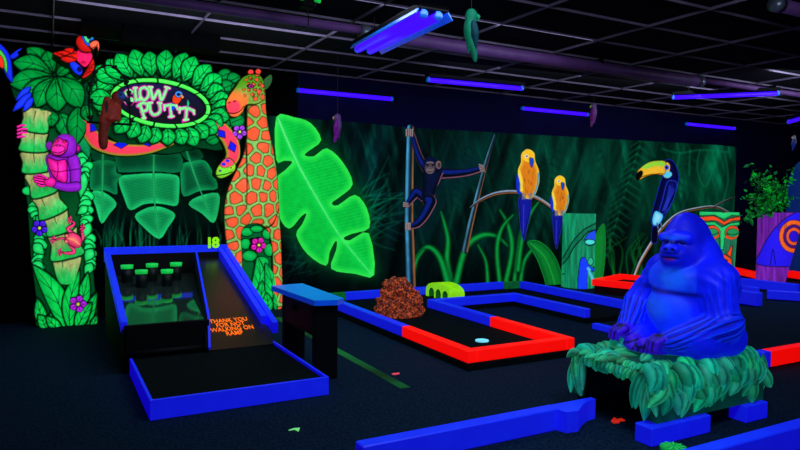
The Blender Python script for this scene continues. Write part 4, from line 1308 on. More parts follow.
# ---- macaw at the far left, only its wing and tail reach the frame
mac = thing('macaw', 'blue, green and red carved macaw at the far left end of the arch', 'macaw', on_y(-6, 112, AY - .1))
c = Carve(-40, 20, 26, 116, .6)
c.poly([(-30, 30), (-10, 36), (4, 46), (11, 58), (13, 82), (7, 78), (0, 66), (-14, 60), (-28, 56)], (10, 30, 220), h0=.12, amp=.06, fall=3, edge=1, col2=(30, 60, 250))
c.poly([(-28, 40), (-8, 44), (3, 52), (7.5, 62), (7, 74), (2, 66), (-12, 58), (-26, 52)], (80, 200, 60), h0=.15, amp=.04, fall=2, edge=.8)
c.poly([(-26, 46), (-8, 50), (2, 57), (4.5, 66), (2, 69), (-4, 64), (-14, 58), (-24, 54)], (240, 50, 30), h0=.17, amp=.04, fall=2, edge=.8)
c.poly([(9, 56), (14, 51), (19, 48), (22, 47), (21, 50), (18, 52), (19, 55), (13, 59)], (20, 40, 230), h0=.13, amp=.04, fall=2, edge=.8)
c.build('wing', M_CARVED, mac, AY, back=-.02)
c = Carve(-40, 40, 40, 130, .6)
c.ell(-20, 72, 15, 18, (230, 40, 30), h0=.1, amp=.14, fall=6, edge=1); c.ell(-26, 50, 11, 11, (230, 40, 30), h0=.14, amp=.12, fall=5, edge=1); c.poly([(-34, 48), (-44 + 5, 52), (-37, 62), (-32, 56)], (250, 160, 60), h0=.2, amp=.04)
c.build('body', M_CARVED, mac, AY, back=-.02)
c = Carve(8, 82, 36, 116, .6)
for (b, t, w) in (((31, 86), (15, 101), 8), ((32, 92), (12, 112), 9), ((33, 97), (23, 112), 8)):
    c.leaf(b, t, w, (14, 30, 220), (30, 60, 250), h0=.02, amp=.04, veins=0, edge=.9)
c.build('tail_feathers', M_CARVED, mac, AY, back=.03, front=.16)
# ================================================================== putting course: borders, greens, obstacles
def solo(name, mb, mat, label, cat, group=None, base=None, smooth=False):
    o = mb.build(name, mat, None, smooth, None, base)
    return tag(o, label, cat, group)


def rail(x0, x1, y0, y1, z0, z1, mat, label, group='wooden border rails of the putting course'):
    m = MB(); m.box(x0, x1, y0, y1, z0, z1, bev=.006)
    return solo('border_rail', m, mat, label, 'border rail', group)


G_ = .055
m = MB()
for x0, x1, y0, y1 in ((2.90, 4.09, 4.17, 6.66), (2.90, 6.16, 6.46, 7.60), (5.19, 6.16, 5.2, 6.5)):
    pass
poly = [(2.90, 4.17), (4.09, 4.17), (4.09, 6.48), (5.19, 6.48), (5.19, 5.2), (6.16, 5.2), (6.16, 7.60), (2.90, 7.60)]
m.prism(poly, lambda x, y: (x, y, 0.0), lambda x, y: (x, y, G_))
solo('putting_green', m, M_TURF, 'dark U-shaped putting green bordered with blue and red rails', 'putting green')

RB, RT_ = .055, .155
rail(2.92, 3.01, 4.20, 5.30, RB, RT_, M_RED, 'red border rail along the left side near the hole cup, front left')
rail(2.92, 3.01, 5.30, 7.46, RB, RT_, M_BLUE, 'long blue border rail running from the red rail to behind the blue-topped stand')
rail(3.01, 3.97, 4.20, 4.29, RB, RT_, M_RED, 'red front border rail nearest the hole cup')
rail(3.97, 4.06, 4.20, 5.33, RB, RT_, M_RED, 'red border rail right of the hole cup')
rail(3.97, 4.06, 5.33, 6.50, RB, RT_, M_BLUE, 'blue border rail continuing the inner red rail beside the orange rock')
rail(3.97, 5.21, 6.50, 6.59, RB, RT_, M_BLUE, 'blue cross rail in front of the lime green tunnel block')
rail(5.21, 5.30, 5.25, 6.59, RB, RT_, M_BLUE, 'blue rail ending in mid floor right of the red-cornered green')
rail(2.92, 3.30, 7.46, 7.55, RB, RT_, M_GRAIL, 'short green rail piece at the back left corner behind the blue-topped stand')
rail(3.30, 5.80, 7.46, 7.55, RB, RT_, M_BLUE, 'long blue back rail under the mural behind the rock')
rail(5.80, 6.15, 7.42, 7.51, RB, RT_, M_GRAIL, 'short green rail piece at the back right corner under the mural')
rail(6.06, 6.15, 5.0, 7.42, RB, RT_, M_BLUE, 'long blue rail in front of the tall green planter running behind the gorilla')
rail(5.05, 5.13, 4.1, 4.98, 0, .06, M_BLUE, 'low blue rail coming out left of the gorilla', )
# front hole
rail(1.36, 2.66, 2.86, 2.95, 0, .13, M_BLUE, 'long blue rail across the foreground leading to the gorilla tunnel')
m = MB(); prof = [(2.66, 2.95), (2.64, 2.86), (2.66, 2.80), (2.74, 2.79), (2.84, 2.86), (2.92, 2.90), (3.0, 2.91), (3.0, 2.95)]
m.prism(prof, lambda x, y: (x, y, 0), lambda x, y: (x, y, .125))
solo('rail_end_block', m, M_BLUE, 'notched blue end block where the foreground rail meets the tunnel', 'border rail', 'wooden border rails of the putting course')
rail(2.5, 4.4, 2.02, 2.11, 0, .13, M_BLUE, 'blue rail cut off at the bottom right corner of the photo')
rail(5.18, 7.2, 3.12, 3.21, .02, .15, M_RED, 'red rail at the right edge beside the gorilla tunnel')
rail(5.08, 5.18, 3.12, 3.21, .02, .15, M_BLUE, 'tiny blue rail piece at the end of the right red rail')

# far right blue rails and red frames
def rail_px(p0, p1, z1, z0, w, mat, label):
    a = on_z(*p0, z1); b = on_z(*p1, z1)
    m = MB(); m.obox(a, b, w, z0, z1)
    return solo('border_rail', m, mat, label, 'border rail', 'wooden border rails of the putting course')


rail_px((800, 284), (722, 275.5), .16, .03, .09, M_BLUE, 'blue rail furthest back, running behind the purple planter')
rail_px((760, 287), (726, 283.5), .13, .02, .09, M_BLUE, 'second blue rail left of the purple planter foot')
rail_px((830, 293.5), (767, 289.5), .14, .02, .09, M_BLUE, 'blue rail in front of the purple planter at the right edge')
rail_px((757, 294.5), (745.5, 293.5), .14, .02, .09, M_BLUE, 'short low blue rail block left of the rail fronting the purple planter')
m = MB(); a = on_z(757, 297, .14); m.box(a[0], a[0] + .12, a[1] + .0, a[1] + .32, .02, .19)
solo('border_rail', m, M_BLUE, 'upright pale blue rail joint at the purple planter foot', 'border rail', 'wooden border rails of the putting course')
# angled red frame behind the gorilla
frame = thing('putting_green', 'raised red-framed putting green behind the gorilla beside the tall green planter', 'putting green', (7.6, 6.6, 0))
ang = math.radians(70)
d1 = np.array([.34, -.94]); d2 = np.array([.94, .34])
p = np.array([7.0, 6.92])


def fr(a, b): q = p + d1 * a + d2 * b; return (q[0], q[1])


m = MB(); m.prism([fr(.03, .03), fr(1.3, .03), fr(1.3, .97), fr(.03, .97)], lambda x, y: (x, y, 0), lambda x, y: (x, y, .13)); m.build('platform', M_PANEL, frame)
for nm, a0, a1, b0, b1 in (('near', 0, 1.35, 0, .1), ('far', 0, 1.35, .9, 1.0), ('left', 0, .1, .1, .9), ('right', 1.25, 1.35, .1, .9)):
    m = MB(); m.prism([fr(a0, b0), fr(a1, b0), fr(a1, b1), fr(a0, b1)], lambda x, y: (x, y, .11), lambda x, y: (x, y, .2)); m.build('border_rail', M_RED, frame)
rail_px((762, 272.5), (724, 264.5), .16, .05, .1, M_RED, 'red rail between the orange and green tiki planter and the purple planter')
rail_px((830, 275.5), (792, 270.5), .17, .05, .1, M_RED, 'lower red rail at the right edge behind the purple planter')
rail_px((830, 263.5), (788, 259.5), .2, .08, .1, M_RED, 'upper red rail at the right edge behind the purple planter')

# hole cup
m = MB(); a = on_z(482, 341.2, G_)
m.lathe([(.062, 0), (.062, .012), (.05, .014), (.044, .004), (.02, .003)], (a[0], a[1], G_), 28)
solo('hole_cup', m, M_CUP, 'glowing pale blue hole cup rim in the putting green', 'hole cup', smooth=True)

# rock
S = Sculpt()
a = on_z(402, 316, G_); rx, ry = float(a[0]), float(a[1]) + .08
S.cap((rx, ry, .06), (rx - .01, ry, .30), .235, .155, k=.05); S.ell((rx - .02, ry, .37), (.16, .15, .09), k=.09); S.ell((rx + .12, ry - .05, .18), (.13, .14, .18), k=.06); S.ell((rx - .13, ry + .02, .14), (.13, .15, .18), k=.06); S.ell((rx + .19, ry - .06, .09), (.09, .1, .1), k=.05)


def rdisp(G):
    x, y, z = G[..., 0], G[..., 1], G[..., 2]
    return .014 * (np.sin(x * 46 + 3 * np.sin(z * 31)) * np.sin(y * 43 + 2) + np.sin(z * 52 + 2 * np.sin(x * 37)))


m_rock, nt, b = _nodes('lava_rock')
tc = nt.nodes.new('ShaderNodeTexCoord'); vo = nt.nodes.new('ShaderNodeTexVoronoi'); vo.inputs['Scale'].default_value = 34
nz = nt.nodes.new('ShaderNodeTexNoise'); nz.inputs['Scale'].default_value = 44; nz.inputs['Detail'].default_value = 6
cr = nt.nodes.new('ShaderNodeValToRGB')
e = cr.color_ramp.elements; e[0].position = .38; e[0].color = l4((22, 9, 6)); e[1].position = .66; e[1].color = l4((250, 105, 40))
x_ = e.new(.5); x_.color = l4((140, 52, 24))
nt.links.new(tc.outputs['Object'], nz.inputs['Vector']); nt.links.new(nz.outputs['Fac'], cr.inputs['Fac'])
nt.links.new(cr.outputs['Color'], b.inputs['Base Color']); nt.links.new(cr.outputs['Color'], b.inputs['Emission Color']); b.inputs['Emission Strength'].default_value = .2
b.inputs['Roughness'].default_value = .85
bp = nt.nodes.new('ShaderNodeBump'); bp.inputs['Strength'].default_value = .6; bp.inputs['Distance'].default_value = .02
nt.links.new(nz.outputs['Fac'], bp.inputs['Height']); nt.links.new(bp.outputs['Normal'], b.inputs['Normal'])
def rplace(V): V = V.copy(); V[:, 2] = np.maximum(V[:, 2], G_ + .001); return V


o = sculpt_obj('rock', S, .016, m_rock, disp=rdisp, place=rplace)
tag(o, 'rough speckled orange brown rock standing on the putting green', 'rock')

# lime tunnel block with three mouse-hole arches (faces the left lane)
tun = thing('tunnel_block', 'lime green humped block with three small arched holes on the putting green', 'tunnel obstacle', (4.62, 7.08, G_))
y0, y1, x0, x1 = 6.80, 7.40, 4.44, 4.66
n = 90; ys = np.linspace(y0, y1, n); t = (ys - y0) / (y1 - y0)
top = G_ + .085 + .12 * np.sqrt(np.clip(1 - ((t - .5) / .5) ** 2, 0, 1)) ** .9
bot = np.full(n, G_)
for c0 in (.2, .48, .76):
    r = .11; u = (t - c0) / r
    bot = np.where(np.abs(u) < 1, G_ + .055 + .07 * np.sqrt(np.clip(1 - u * u, 0, 1)), bot)
m = MB(); mi = MB()
for i in range(n - 1):
    a, b_ = (ys[i], ys[i + 1])
    if bot[i] > G_ + .001 and bot[i + 1] > G_ + .001: l0, l1 = bot[i], bot[i + 1]
    else: l0 = l1 = max(min(bot[i], bot[i + 1]), G_)
    for x in (x0, x1): m.add([(x, a, l0), (x, b_, l1), (x, b_, top[i + 1]), (x, a, top[i])], [(0, 1, 2, 3)])
    m.add([(x0, a, top[i]), (x0, b_, top[i + 1]), (x1, b_, top[i + 1]), (x1, a, top[i])], [(0, 1, 2, 3)])
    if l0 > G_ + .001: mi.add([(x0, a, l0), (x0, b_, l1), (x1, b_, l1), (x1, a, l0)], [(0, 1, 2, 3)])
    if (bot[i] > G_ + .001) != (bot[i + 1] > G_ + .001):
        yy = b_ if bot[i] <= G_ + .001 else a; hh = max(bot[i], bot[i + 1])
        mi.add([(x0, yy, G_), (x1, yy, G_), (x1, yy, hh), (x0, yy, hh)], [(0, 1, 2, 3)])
for yy, hh in ((y0, top[0]), (y1, top[-1])): m.add([(x0, yy, G_), (x1, yy, G_), (x1, yy, hh), (x0, yy, hh)], [(0, 1, 2, 3)])
m.build('hump', M_LIME, tun)
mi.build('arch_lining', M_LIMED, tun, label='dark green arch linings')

# ================================================================== ramp game
ramp = thing('ramp_game', 'blue-edged ramp game with a flat black putting deck in front of the leaf arch', 'ramp game', (1.1, 5.5, 0))
X0, X1, XD = .52, 1.69, 1.13
YF, YB, YE = 4.11, 5.24, 7.0
DZ = .125
m = MB(); m.box(X0 + .02, X1 - .02, YF + .02, YB + .2, .0, DZ - .02, bev=.003); m.build('deck', M_TURF, ramp)
m = MB(); m.box(X0, X1, YF, YF + .02, 0, DZ, bev=.002); m.build('front_rail', M_BLUE, ramp)
m = MB(); m.box(X0, X0 + .02, YF + .02, YB, 0, DZ, bev=.002); m.build('side_rail', M_BLUE, ramp)
m = MB(); m.box(X1 - .02, X1, YF + .02, YB + .1, 0, DZ, bev=.002); m.build('side_rail', M_BLUE, ramp)


def slope(y, za, zb): return za + (zb - za) * (y - 5.34) / (YE - 5.34)


LZ0, LZ1 = .37, .79
PF0, PF1 = .362, .555
XDB = 1.32            # the divider runs slightly to the right towards the back


def xd(y, o): return XD - .02 + o + (XDB - XD + .02) * (y - 5.24) / (6.85 - 5.24)
# left cabinet: front board, glossy sloping playfield, dark side
m = MB(); m.box(X0 - .03, XD, 5.30, 5.34, .06, LZ0 - .005, bev=.004); m.build('front_panel', M_BLACK, ramp, label='black front board')
m = MB(); m.tube([(X0 - .02, 5.29, .145), (XD, 5.29, .145)], .022, 10); m.build('bumper', M_BLACK, ramp, smooth=True)
m = MB()
m.prism([(5.34, PF0), (YE, PF1), (YE, PF1 - .02), (5.34, PF0 - .02)], lambda y, z: (X0, y, z), lambda y, z: (xd(y, 0), y, z)); m.build('playfield', M_GLOSSB, ramp, label='glossy black sloping playfield that mirrors the painted leaves')
m = MB(); m.prism([(5.30, 0), (YE, 0), (YE, LZ1 - .04), (5.30, LZ0 - .04)], lambda y, z: (X0 - .045, y, z), lambda y, z: (X0 - .015, y, z)); m.build('side_panel', M_BLACK, ramp, label='black left side panel')
m = MB(); m.prism([(5.40, 0), (YE, 0), (YE, LZ1 - .08), (5.40, .08)], lambda y, z: (X1 - .0, y, z), lambda y, z: (X1 + .03, y, z)); m.build('side_panel', M_BLACK, ramp, label='black right side panel')
m = MB(); m.prism([(5.33, LZ0 - .06), (YE + .02, LZ1 - .04), (YE + .02, LZ1 + .03), (5.33, LZ0 + .02)], lambda y, z: (X0 - .05, y, z), lambda y, z: (X0 - .002, y, z)); m.build('side_rail', M_BLUE, ramp)
# right-hand ramp with its printed notice
RZ0, RZ1 = DZ - .015, LZ1 - .07
m = MB(); m.prism([(5.30, RZ0), (YE, RZ1), (YE, RZ1 - .03), (5.30, RZ0 - .03)], lambda y, z: (xd(y, .01), y, z), lambda y, z: (X1, y, z)); m.build('ramp_surface', M_RAMP, ramp)
m = MB(); m.prism([(5.34, DZ), (YE - .15, RZ1 - .06), (YE - .15, LZ1 - .02), (5.34, LZ0 + .0), (5.24, .14)], lambda y, z: (xd(y, -.022), y, z), lambda y, z: (xd(y, .012), y, z)); m.build('divider', M_BLACK, ramp)
m = MB(); m.prism([(5.25, .13), (5.34, LZ0 - .02), (YE - .15, LZ1 - .03), (YE - .15, LZ1), (5.33, LZ0 + .02), (5.235, .15)], lambda y, z: (xd(y, .0), y, z), lambda y, z: (xd(y, .018), y, z)); m.build('divider_rail', M_BLUE, ramp)
for dx, y_a in ((0.0, 5.62), (.062, 5.50)):
    za = slope(y_a, RZ0, RZ1)
    m = MB(); m.prism([(y_a, za - .01), (YE, RZ1 - .01), (YE, RZ1 + .09), (y_a, za + .085)], lambda y, z: (X1 - .03 + dx - .075 * (y - 5.5) / 1.5, y, z), lambda y, z: (X1 + .02 + dx - .075 * (y - 5.5) / 1.5, y, z)); m.build('side_rail', M_BLUE, ramp)
m = MB(); m.box(X0 - .05, X1 + .0, YE, YE + .06, LZ1 - .10, LZ1 + .05, bev=.006); m.build('top_board', M_BLUE, ramp)
m = MB(); m.box(X0, X1, YE - .03, YE, .2, LZ1 - .02, bev=.003); m.build('back_panel', M_BLACK, ramp)
m = MB(); m.box(X0, X1, YE, YE + .05, 0, LZ1 - .11, bev=.003); m.build('back_support', M_BLACK, ramp)
# five green cups rising through the playfield
for (px_, py_) in ((127, 266.5), (152, 265), (176, 264), (141.5, 271.5), (167, 271)):
    Y = 6.72 if py_ < 269 else 6.5
    Y = 6.72 if py_ < 269 else 6.5
    zc_ = slope(Y, PF0, PF1); a = on_y(px_, py_ - 1.5, Y)
    cup = MB(); cup.lathe([(.05, zc_ - .02), (.05, a[2] - .03)], (a[0], Y, 0), 24)
    co = cup.build('cup', M_GSIDE, ramp, smooth=True)
    cup = MB(); cup.lathe([(.055, a[2] - .035), (.058, a[2]), (.03, a[2] + .002)], (a[0], Y, 0), 24)
    cup.build('cup_rim', M_GCUP, co, smooth=True, label='bright green cup top')
# number and notice
V, F_ = text_mesh('18', .155, .006, .006, spacing=.85)
num = MB(); a = on_y(212.5, 243.2, YE - .01)
num.add([(a[0] + x * 1.0, a[1] + z, a[2] + y) for x, y, z in V], F_)
num.build('number', M_LIME, ramp, label='lime green number 18')
V, F_ = text_mesh('THANK YOU\nFOR NOT\nWALKING ON\nRAMP', .115, .001, .001, line=.8)
cz = slope(5.60, RZ0, RZ1); th = math.atan2(RZ1 - RZ0, YE - 5.30)
cz = .3
for _ in range(30):
    a = on_z(231.5, 327, cz); y_c = a[1]; cz += (RZ0 + (RZ1 - RZ0) * (y_c - 5.30) / (YE - 5.30) - cz) * .6
nt_ = MB(); nt_.add([(a[0] + x * .50, y_c + y * math.cos(th) * .8, cz + .004 + y * math.sin(th) * .8 + z) for x, y, z in V], F_)
nt_.build('notice', M_ORANGE, ramp, label='orange notice THANK YOU FOR NOT WALKING ON RAMP')

# ================================================================== stand with blue top
st = thing('blue_topped_stand', 'small black stand with a glowing blue top beside the ramp game deck', 'stand', (1.78, 4.85, 0))
m = MB(); m.prism([(1.64, 5.28), (1.69, 4.40), (1.86, 4.36), (1.93, 4.42), (1.93, 5.32)], lambda x, y: (x, y, .575), lambda x, y: (x, y, .615)); m.build('table_top', M_LBLUE, st)
m = MB(); m.box(1.72, 1.90, 4.45, 4.52, 0, .575, bev=.004); m.build('leg', M_BLACK, st)
m = MB(); m.box(1.72, 1.90, 5.16, 5.23, 0, .575, bev=.004); m.build('leg', M_BLACK, st)
m = MB(); m.box(1.72, 1.74, 4.52, 5.16, .33, .575, bev=.003); m.build('apron', M_PANEL, st, label='dark reddish side panel')
m = MB(); m.lathe([(.02, 0), (.02, .03), (.03, .032)], (1.715, 4.9, .47), 12); m.build('latch', M_BLACK, st, label='small black latch')

# ================================================================== glowing scraps on the carpet
def scrap(px_, py_, pts, mat, label):
    a = on_z(px_, py_, 0.004); m = MB()
    m.prism([(x, y) for x, y in pts], lambda x, y: (a[0] + x, a[1] + y, .002), lambda x, y: (a[0] + x, a[1] + y, .008))
    solo('scrap', m, mat, label, 'scrap')


M_SC1 = solid_mat('red_scrap', (235, 45, 25), emis=.5); M_SC2 = solid_mat('pink_scrap', (240, 80, 100), emis=.5); M_SC3 = solid_mat('green_scrap', (120, 235, 130), emis=.6)
scrap(617, 421, [(-.05, -.02), (-.01, -.03), (.01, -.01), (.05, -.02), (.06, .02), (.02, .02), (.03, .05), (-.01, .03), (-.04, .01)], M_SC1, 'red leaf-shaped scrap on the floor at the gorilla tunnel mouth')
scrap(396, 374, [(-.03, -.01), (0, -.015), (.03, -.005), (.035, .02), (.015, .01), (0, .02), (-.03, .015)], M_SC2, 'small pink scrap on the carpet before the red rails')
scrap(295, 430, [(-.035, .01), (.0, .008), (.01, -.03), (.035, .015), (.0, .022)], M_SC3, 'small pale green arrow-shaped scrap on the carpet in the foreground')
# ================================================================== gorilla
BZ = .40
GX0, GY0 = 3.65, 2.78
GB, GB2, GD, GH = (8, 26, 240), (14, 60, 255), (8, 18, 205), (50, 14, 205)
S = Sculpt()
S.ell((.06, 0, .30), (.25, .27, .30), GB, k=.05)                      # trunk
S.ell((.05, 0, .50), (.185, .295, .19), GB, k=.08)                      # shoulders / back
S.ell((.09, 0, .14), (.235, .29, .15), GB, k=.06)                      # seat
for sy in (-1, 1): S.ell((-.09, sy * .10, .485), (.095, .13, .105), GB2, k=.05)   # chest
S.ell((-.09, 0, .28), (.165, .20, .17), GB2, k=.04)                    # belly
for sy in (-1, 1): S.ell((.03, sy * .26, .49), (.13, .115, .15), GB, k=.06)
HYAW = 27
# head (turned a little towards the room)
HR = Matrix.Rotation(math.radians(HYAW), 3, 'Z')
HC = Vector((.0, 0, .70))


def hp(x, y, z):
    v = HR @ (Vector((x, y, z)) - HC) + HC; return (v.x, v.y, v.z)


def he(c, r, col, k, rot=0, op='u', grp=1): S.ell(hp(*c), r, col, k=k, rot=(0, rot, HYAW), op=op, grp=grp)


S.ell((.05, 0, .64), (.17, .19, .16), GB, k=.07)
he((-.05, 0, .755), (.145, .132, .135), GD, .04)
he((.0, 0, .85), (.125, .085, .085), GD, .06, rot=14)
he((.06, 0, .74), (.12, .13, .16), GD, .05)
for sy in (-1, 1):
    he((-.09, sy * .07, .655), (.09, .07, .075), GD, .04)              # cheeks
    he((.0, sy * .128, .745), (.028, .018, .036), GD, .012)            # ears
S.cap(hp(-.175, -.085, .772), hp(-.195, 0, .782), .030, .032, GB, k=.02, grp=1); S.cap(hp(-.195, 0, .782), hp(-.175, .085, .772), .032, .030, GB, k=.02, grp=1)
he((-.165, 0, .658), (.092, .098, .075), GD, .03)                     # muzzle
he((-.15, 0, .612), (.098, .095, .055), GD, .025)                        # chin / lower jaw
S.cap(hp(-.19, 0, .755), hp(-.238, 0, .705), .022, .03, GB, k=.025, grp=1)
for sy in (-1, 1):
    S.ell(hp(-.243, sy * .027, .70), (.026, .028, .023), GB, k=.012, grp=1)
    S.ell(hp(-.262, sy * .022, .693), (.014, .012, .010), GD, k=.008, op='s')
    S.ell(hp(-.205, sy * .056, .742), (.030, .026, .016), GD, k=.014, op='s')
    S.ell(hp(-.182, sy * .054, .742), (.017, .019, .013), (20, 20, 120), k=.005, grp=1)
S.cap(hp(-.245, -.052, .637), hp(-.256, 0, .644), .007, .007, GD, k=.010, op='s'); S.cap(hp(-.256, 0, .644), hp(-.245, .052, .637), .007, .007, GD, k=.010, op='s')
# arms: shaggy forearms crossing down to the feet
ST = (.007, 14, 7.0)
S.cap((.03, -.285, .48), (.0, -.34, .25), .11, .098, GB, k=.05, stripe=(.0035, 13, 4))
S.cap((.02, -.36, .24), (-.25, -.20, .11), .105, .075, GB, k=.03, stripe=ST, grp=2)
S.cap((.06, -.34, .19), (-.17, -.235, .10), .07, .05, GB, k=.03, stripe=ST, grp=2)
S.cap((.03, .29, .50), (-.12, .345, .27), .11, .10, GB, k=.05, stripe=(.0035, 13, 4))
S.cap((-.12, .345, .27), (-.30, .23, .10), .10, .07, GB, k=.03, stripe=ST, grp=2)
S.cap((-.10, .33, .22), (-.24, .26, .08), .07, .055, GB, k=.03, stripe=ST, grp=2)
# legs: thighs along the ground, feet meeting in front
for sy in (-1, 1):
    S.cap((.14, sy * .23, .12), (-.10, sy * .29, .105), .125, .105, GB, k=.04, grp=3)
    S.cap((-.10, sy * .28, .09), (-.29, sy * .09, .07), .085, .06, GB, k=.03, grp=3)
    S.cap((-.27, sy * .10, .055), (-.36, sy * .06, .05), .062, .052, GH, k=.02, grp=4)
    for q in range(4): S.cap((-.36, sy * (.015 + .034 * q), .05), (-.42 + .014 * q, sy * (.012 + .036 * q), .03), .024, .021, GH, k=.006, grp=5 + q % 2)
# hands hanging over the shins: palm, four curled fingers, thumb
for sy, hx, hy in ((-1, -.29, -.165), (1, -.34, .185)):
    S.ell((hx, hy, .105), (.06, .055, .05), GH, k=.02, grp=7)
    for q in range(4):
        y = hy + (q - 1.5) * .030
        L = (.072, .085, .08, .062)[q]
        S.cap((hx - .03, y, .125), (hx - .03 - L * .75, y, .100), .020, .018, GH, k=.006, grp=8 + q % 2)
        S.cap((hx - .03 - L * .75, y, .100), (hx - .03 - L * .9, y, .055), .018, .016, GH, k=.006, grp=8 + q % 2)
    S.cap((hx, hy + .05, .11), (hx - .055, hy + .068, .075), .021, .017, GH, k=.008, grp=10)
S.dab(hp(-.25, .0, .630), (.02, .05, .010), (90, 10, 120))
for sy in (-1, 1): S.dab(hp(-.215, sy * .056, .742), (.03, .030, .017), (1, 2, 50)); S.dab(hp(-.262, sy * .022, .694), (.016, .013, .011), (1, 2, 40), .004)  # shade painted into the eye sockets and nostrils
S.dab(hp(-.20, 0, .772), (.06, .10, .022), (24, 80, 255), .03); S.dab(hp(-.24, 0, .712), (.03, .02, .03), (30, 60, 255), .02)  # highlights painted on the brow ridge and nose
S.dab(hp(-.25, 0, .641), (.05, .075, .006), (1, 2, 40), .006); S.dab(hp(-.21, 0, .742), (.05, .11, .012), (2, 4, 90), .015); S.dab(hp(-.22, 0, .672), (.06, .06, .01), (4, 8, 120), .015)  # dark mouth line, painted shadow under the brow, darker lip
S.dab((-.17, -.08, .50), (.07, .12, .08), (20, 92, 255), .06); S.dab((-.27, -.03, .30), (.06, .14, .09), (20, 84, 255), .06)  # painted highlights on chest and belly
S.dab((-.12, 0, .405), (.2, .26, .016), (4, 8, 130), .03)  # crease under the chest painted dark as shade


def fur(G):
    x, y, z = G[..., 0], G[..., 1], G[..., 2]
    w = np.clip((np.abs(y) - .2) / .08, 0, 1) * np.clip((z - .3) / .1, 0, 1) * np.clip((.62 - z) / .06, 0, 1)
    return w * .0045 * np.sin(70 * x + 22 * z + 2 * np.sin(25 * z))


GA = math.radians(-14); SCL = .955


def gplace(V):
    x, y = V[:, 0] * math.cos(GA) - V[:, 1] * math.sin(GA), V[:, 0] * math.sin(GA) + V[:, 1] * math.cos(GA)
    W = np.stack([x * SCL + GX0, y * SCL + GY0, V[:, 2] * SCL + BZ + .005], 1); W[:, 2] = np.maximum(W[:, 2], BZ + .004)
    return W


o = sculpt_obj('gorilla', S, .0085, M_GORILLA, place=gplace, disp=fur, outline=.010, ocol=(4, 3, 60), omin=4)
tag(o, 'deep blue gorilla statue sitting on the leaf-covered tunnel base', 'gorilla')

# ---- leaf-covered tunnel base
base = thing('leaf_tunnel', 'green leaf-covered tunnel pedestal on blue feet under the blue gorilla', 'pedestal', (3.5, 2.8, 0))
BX0, BX1, BY0, BY1, ZL, ZT = 3.0, 4.03, 2.46, 3.12, .105, BZ - .02
RC = .07
secL = [ZT - RC - ZL, RC * math.pi / 2, BY1 - BY0 - 2 * RC, RC * math.pi / 2, ZT - RC - ZL]
TOT = sum(secL)


def shell(x, s):
    """point and outward normal on the pedestal skin; s runs up the front, over the top, down the back"""
    s = min(max(s, -.02), TOT + .02)
    if s < secL[0]: return np.array([x, BY0, ZL + s]), np.array([0, -1., 0])
    s -= secL[0]
    if s < secL[1]:
        a = s / RC; n = np.array([0, -math.cos(a), math.sin(a)]); return np.array([x, BY0 + RC, ZT - RC]) + RC * n, n
    s -= secL[1]
    if s < secL[2]: return np.array([x, BY0 + RC + s, ZT]), np.array([0, 0, 1.])
    s -= secL[2]
    if s < secL[3]:
        a = s / RC; n = np.array([0, math.sin(a), math.cos(a)]); return np.array([x, BY1 - RC, ZT - RC]) + RC * n, n
    s -= secL[3]
    return np.array([x, BY1, ZT - RC - s]), np.array([0, 1., 0])


m = MB()
ss = [0, secL[0]] + [secL[0] + secL[1] * k / 5 for k in range(1, 6)] + [secL[0] + secL[1] + secL[2]] + [secL[0] + secL[1] + secL[2] + secL[3] * k / 5 for k in range(1, 6)] + [TOT]
out = [shell(0, s)[0][1:] for s in ss]
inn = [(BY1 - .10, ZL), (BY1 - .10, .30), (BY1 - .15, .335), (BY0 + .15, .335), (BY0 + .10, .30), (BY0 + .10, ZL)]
m.prism(out + inn, lambda y, z: (BX0 + .02, y, z), lambda y, z: (BX1 - .02, y, z), np.array(([(8, 78, 58)] * len(out) + [(2, 5, 5)] * len(inn)) * 2))  # inside coloured near black to stand for its shade
m.build('shell', M_BASE, base, use_col=True, label='dark hollow inside of the pedestal')


def leaf_on(mb, x, s, dirx, dirs, L, W, lift, col, curl=.0, mapf=shell):
    d = np.array([dirx, dirs]); d = d / np.linalg.norm(d); nn = np.array([-d[1], d[0]])
    vs, cs = [], []
    NU, NV = 9, 7
    for i in range(NU):
        t = i / (NU - 1)
        hw = W / 2 * math.sin(math.pi * t ** .8) ** .8 + .001
        for j in range(NV):
            v = (j / (NV - 1) * 2 - 1)
            q = np.array([x, s]) + d * L * t + nn * (hw * v + curl * L * math.sin(math.pi * t) * .5)
            p, n = mapf(q[0], q[1])
            hgt = lift * (.25 + .75 * math.sin(math.pi * (.1 + .75 * t))) + W * .30 * (1 - v * v) * math.sin(math.pi * t) - (.010 if abs(v) < .1 else 0)
            if abs(v) == 1: hgt = lift * .2
            vs.append(p + n * hgt)
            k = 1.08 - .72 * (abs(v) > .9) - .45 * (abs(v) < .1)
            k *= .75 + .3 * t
            cs.append(np.array(col) * k)
    F = [(i * NV + j, i * NV + j + 1, (i + 1) * NV + j + 1, (i + 1) * NV + j) for i in range(NU - 1) for j in range(NV - 1)]
    mb.add(vs, F, np.array(cs))


r5 = np.random.default_rng(21)
m = MB()


def lc():
    g = r5.uniform(.75, 1.15); return np.array([26 + r5.uniform(-10, 20), 190, 136 + r5.uniform(-20, 20)]) * g


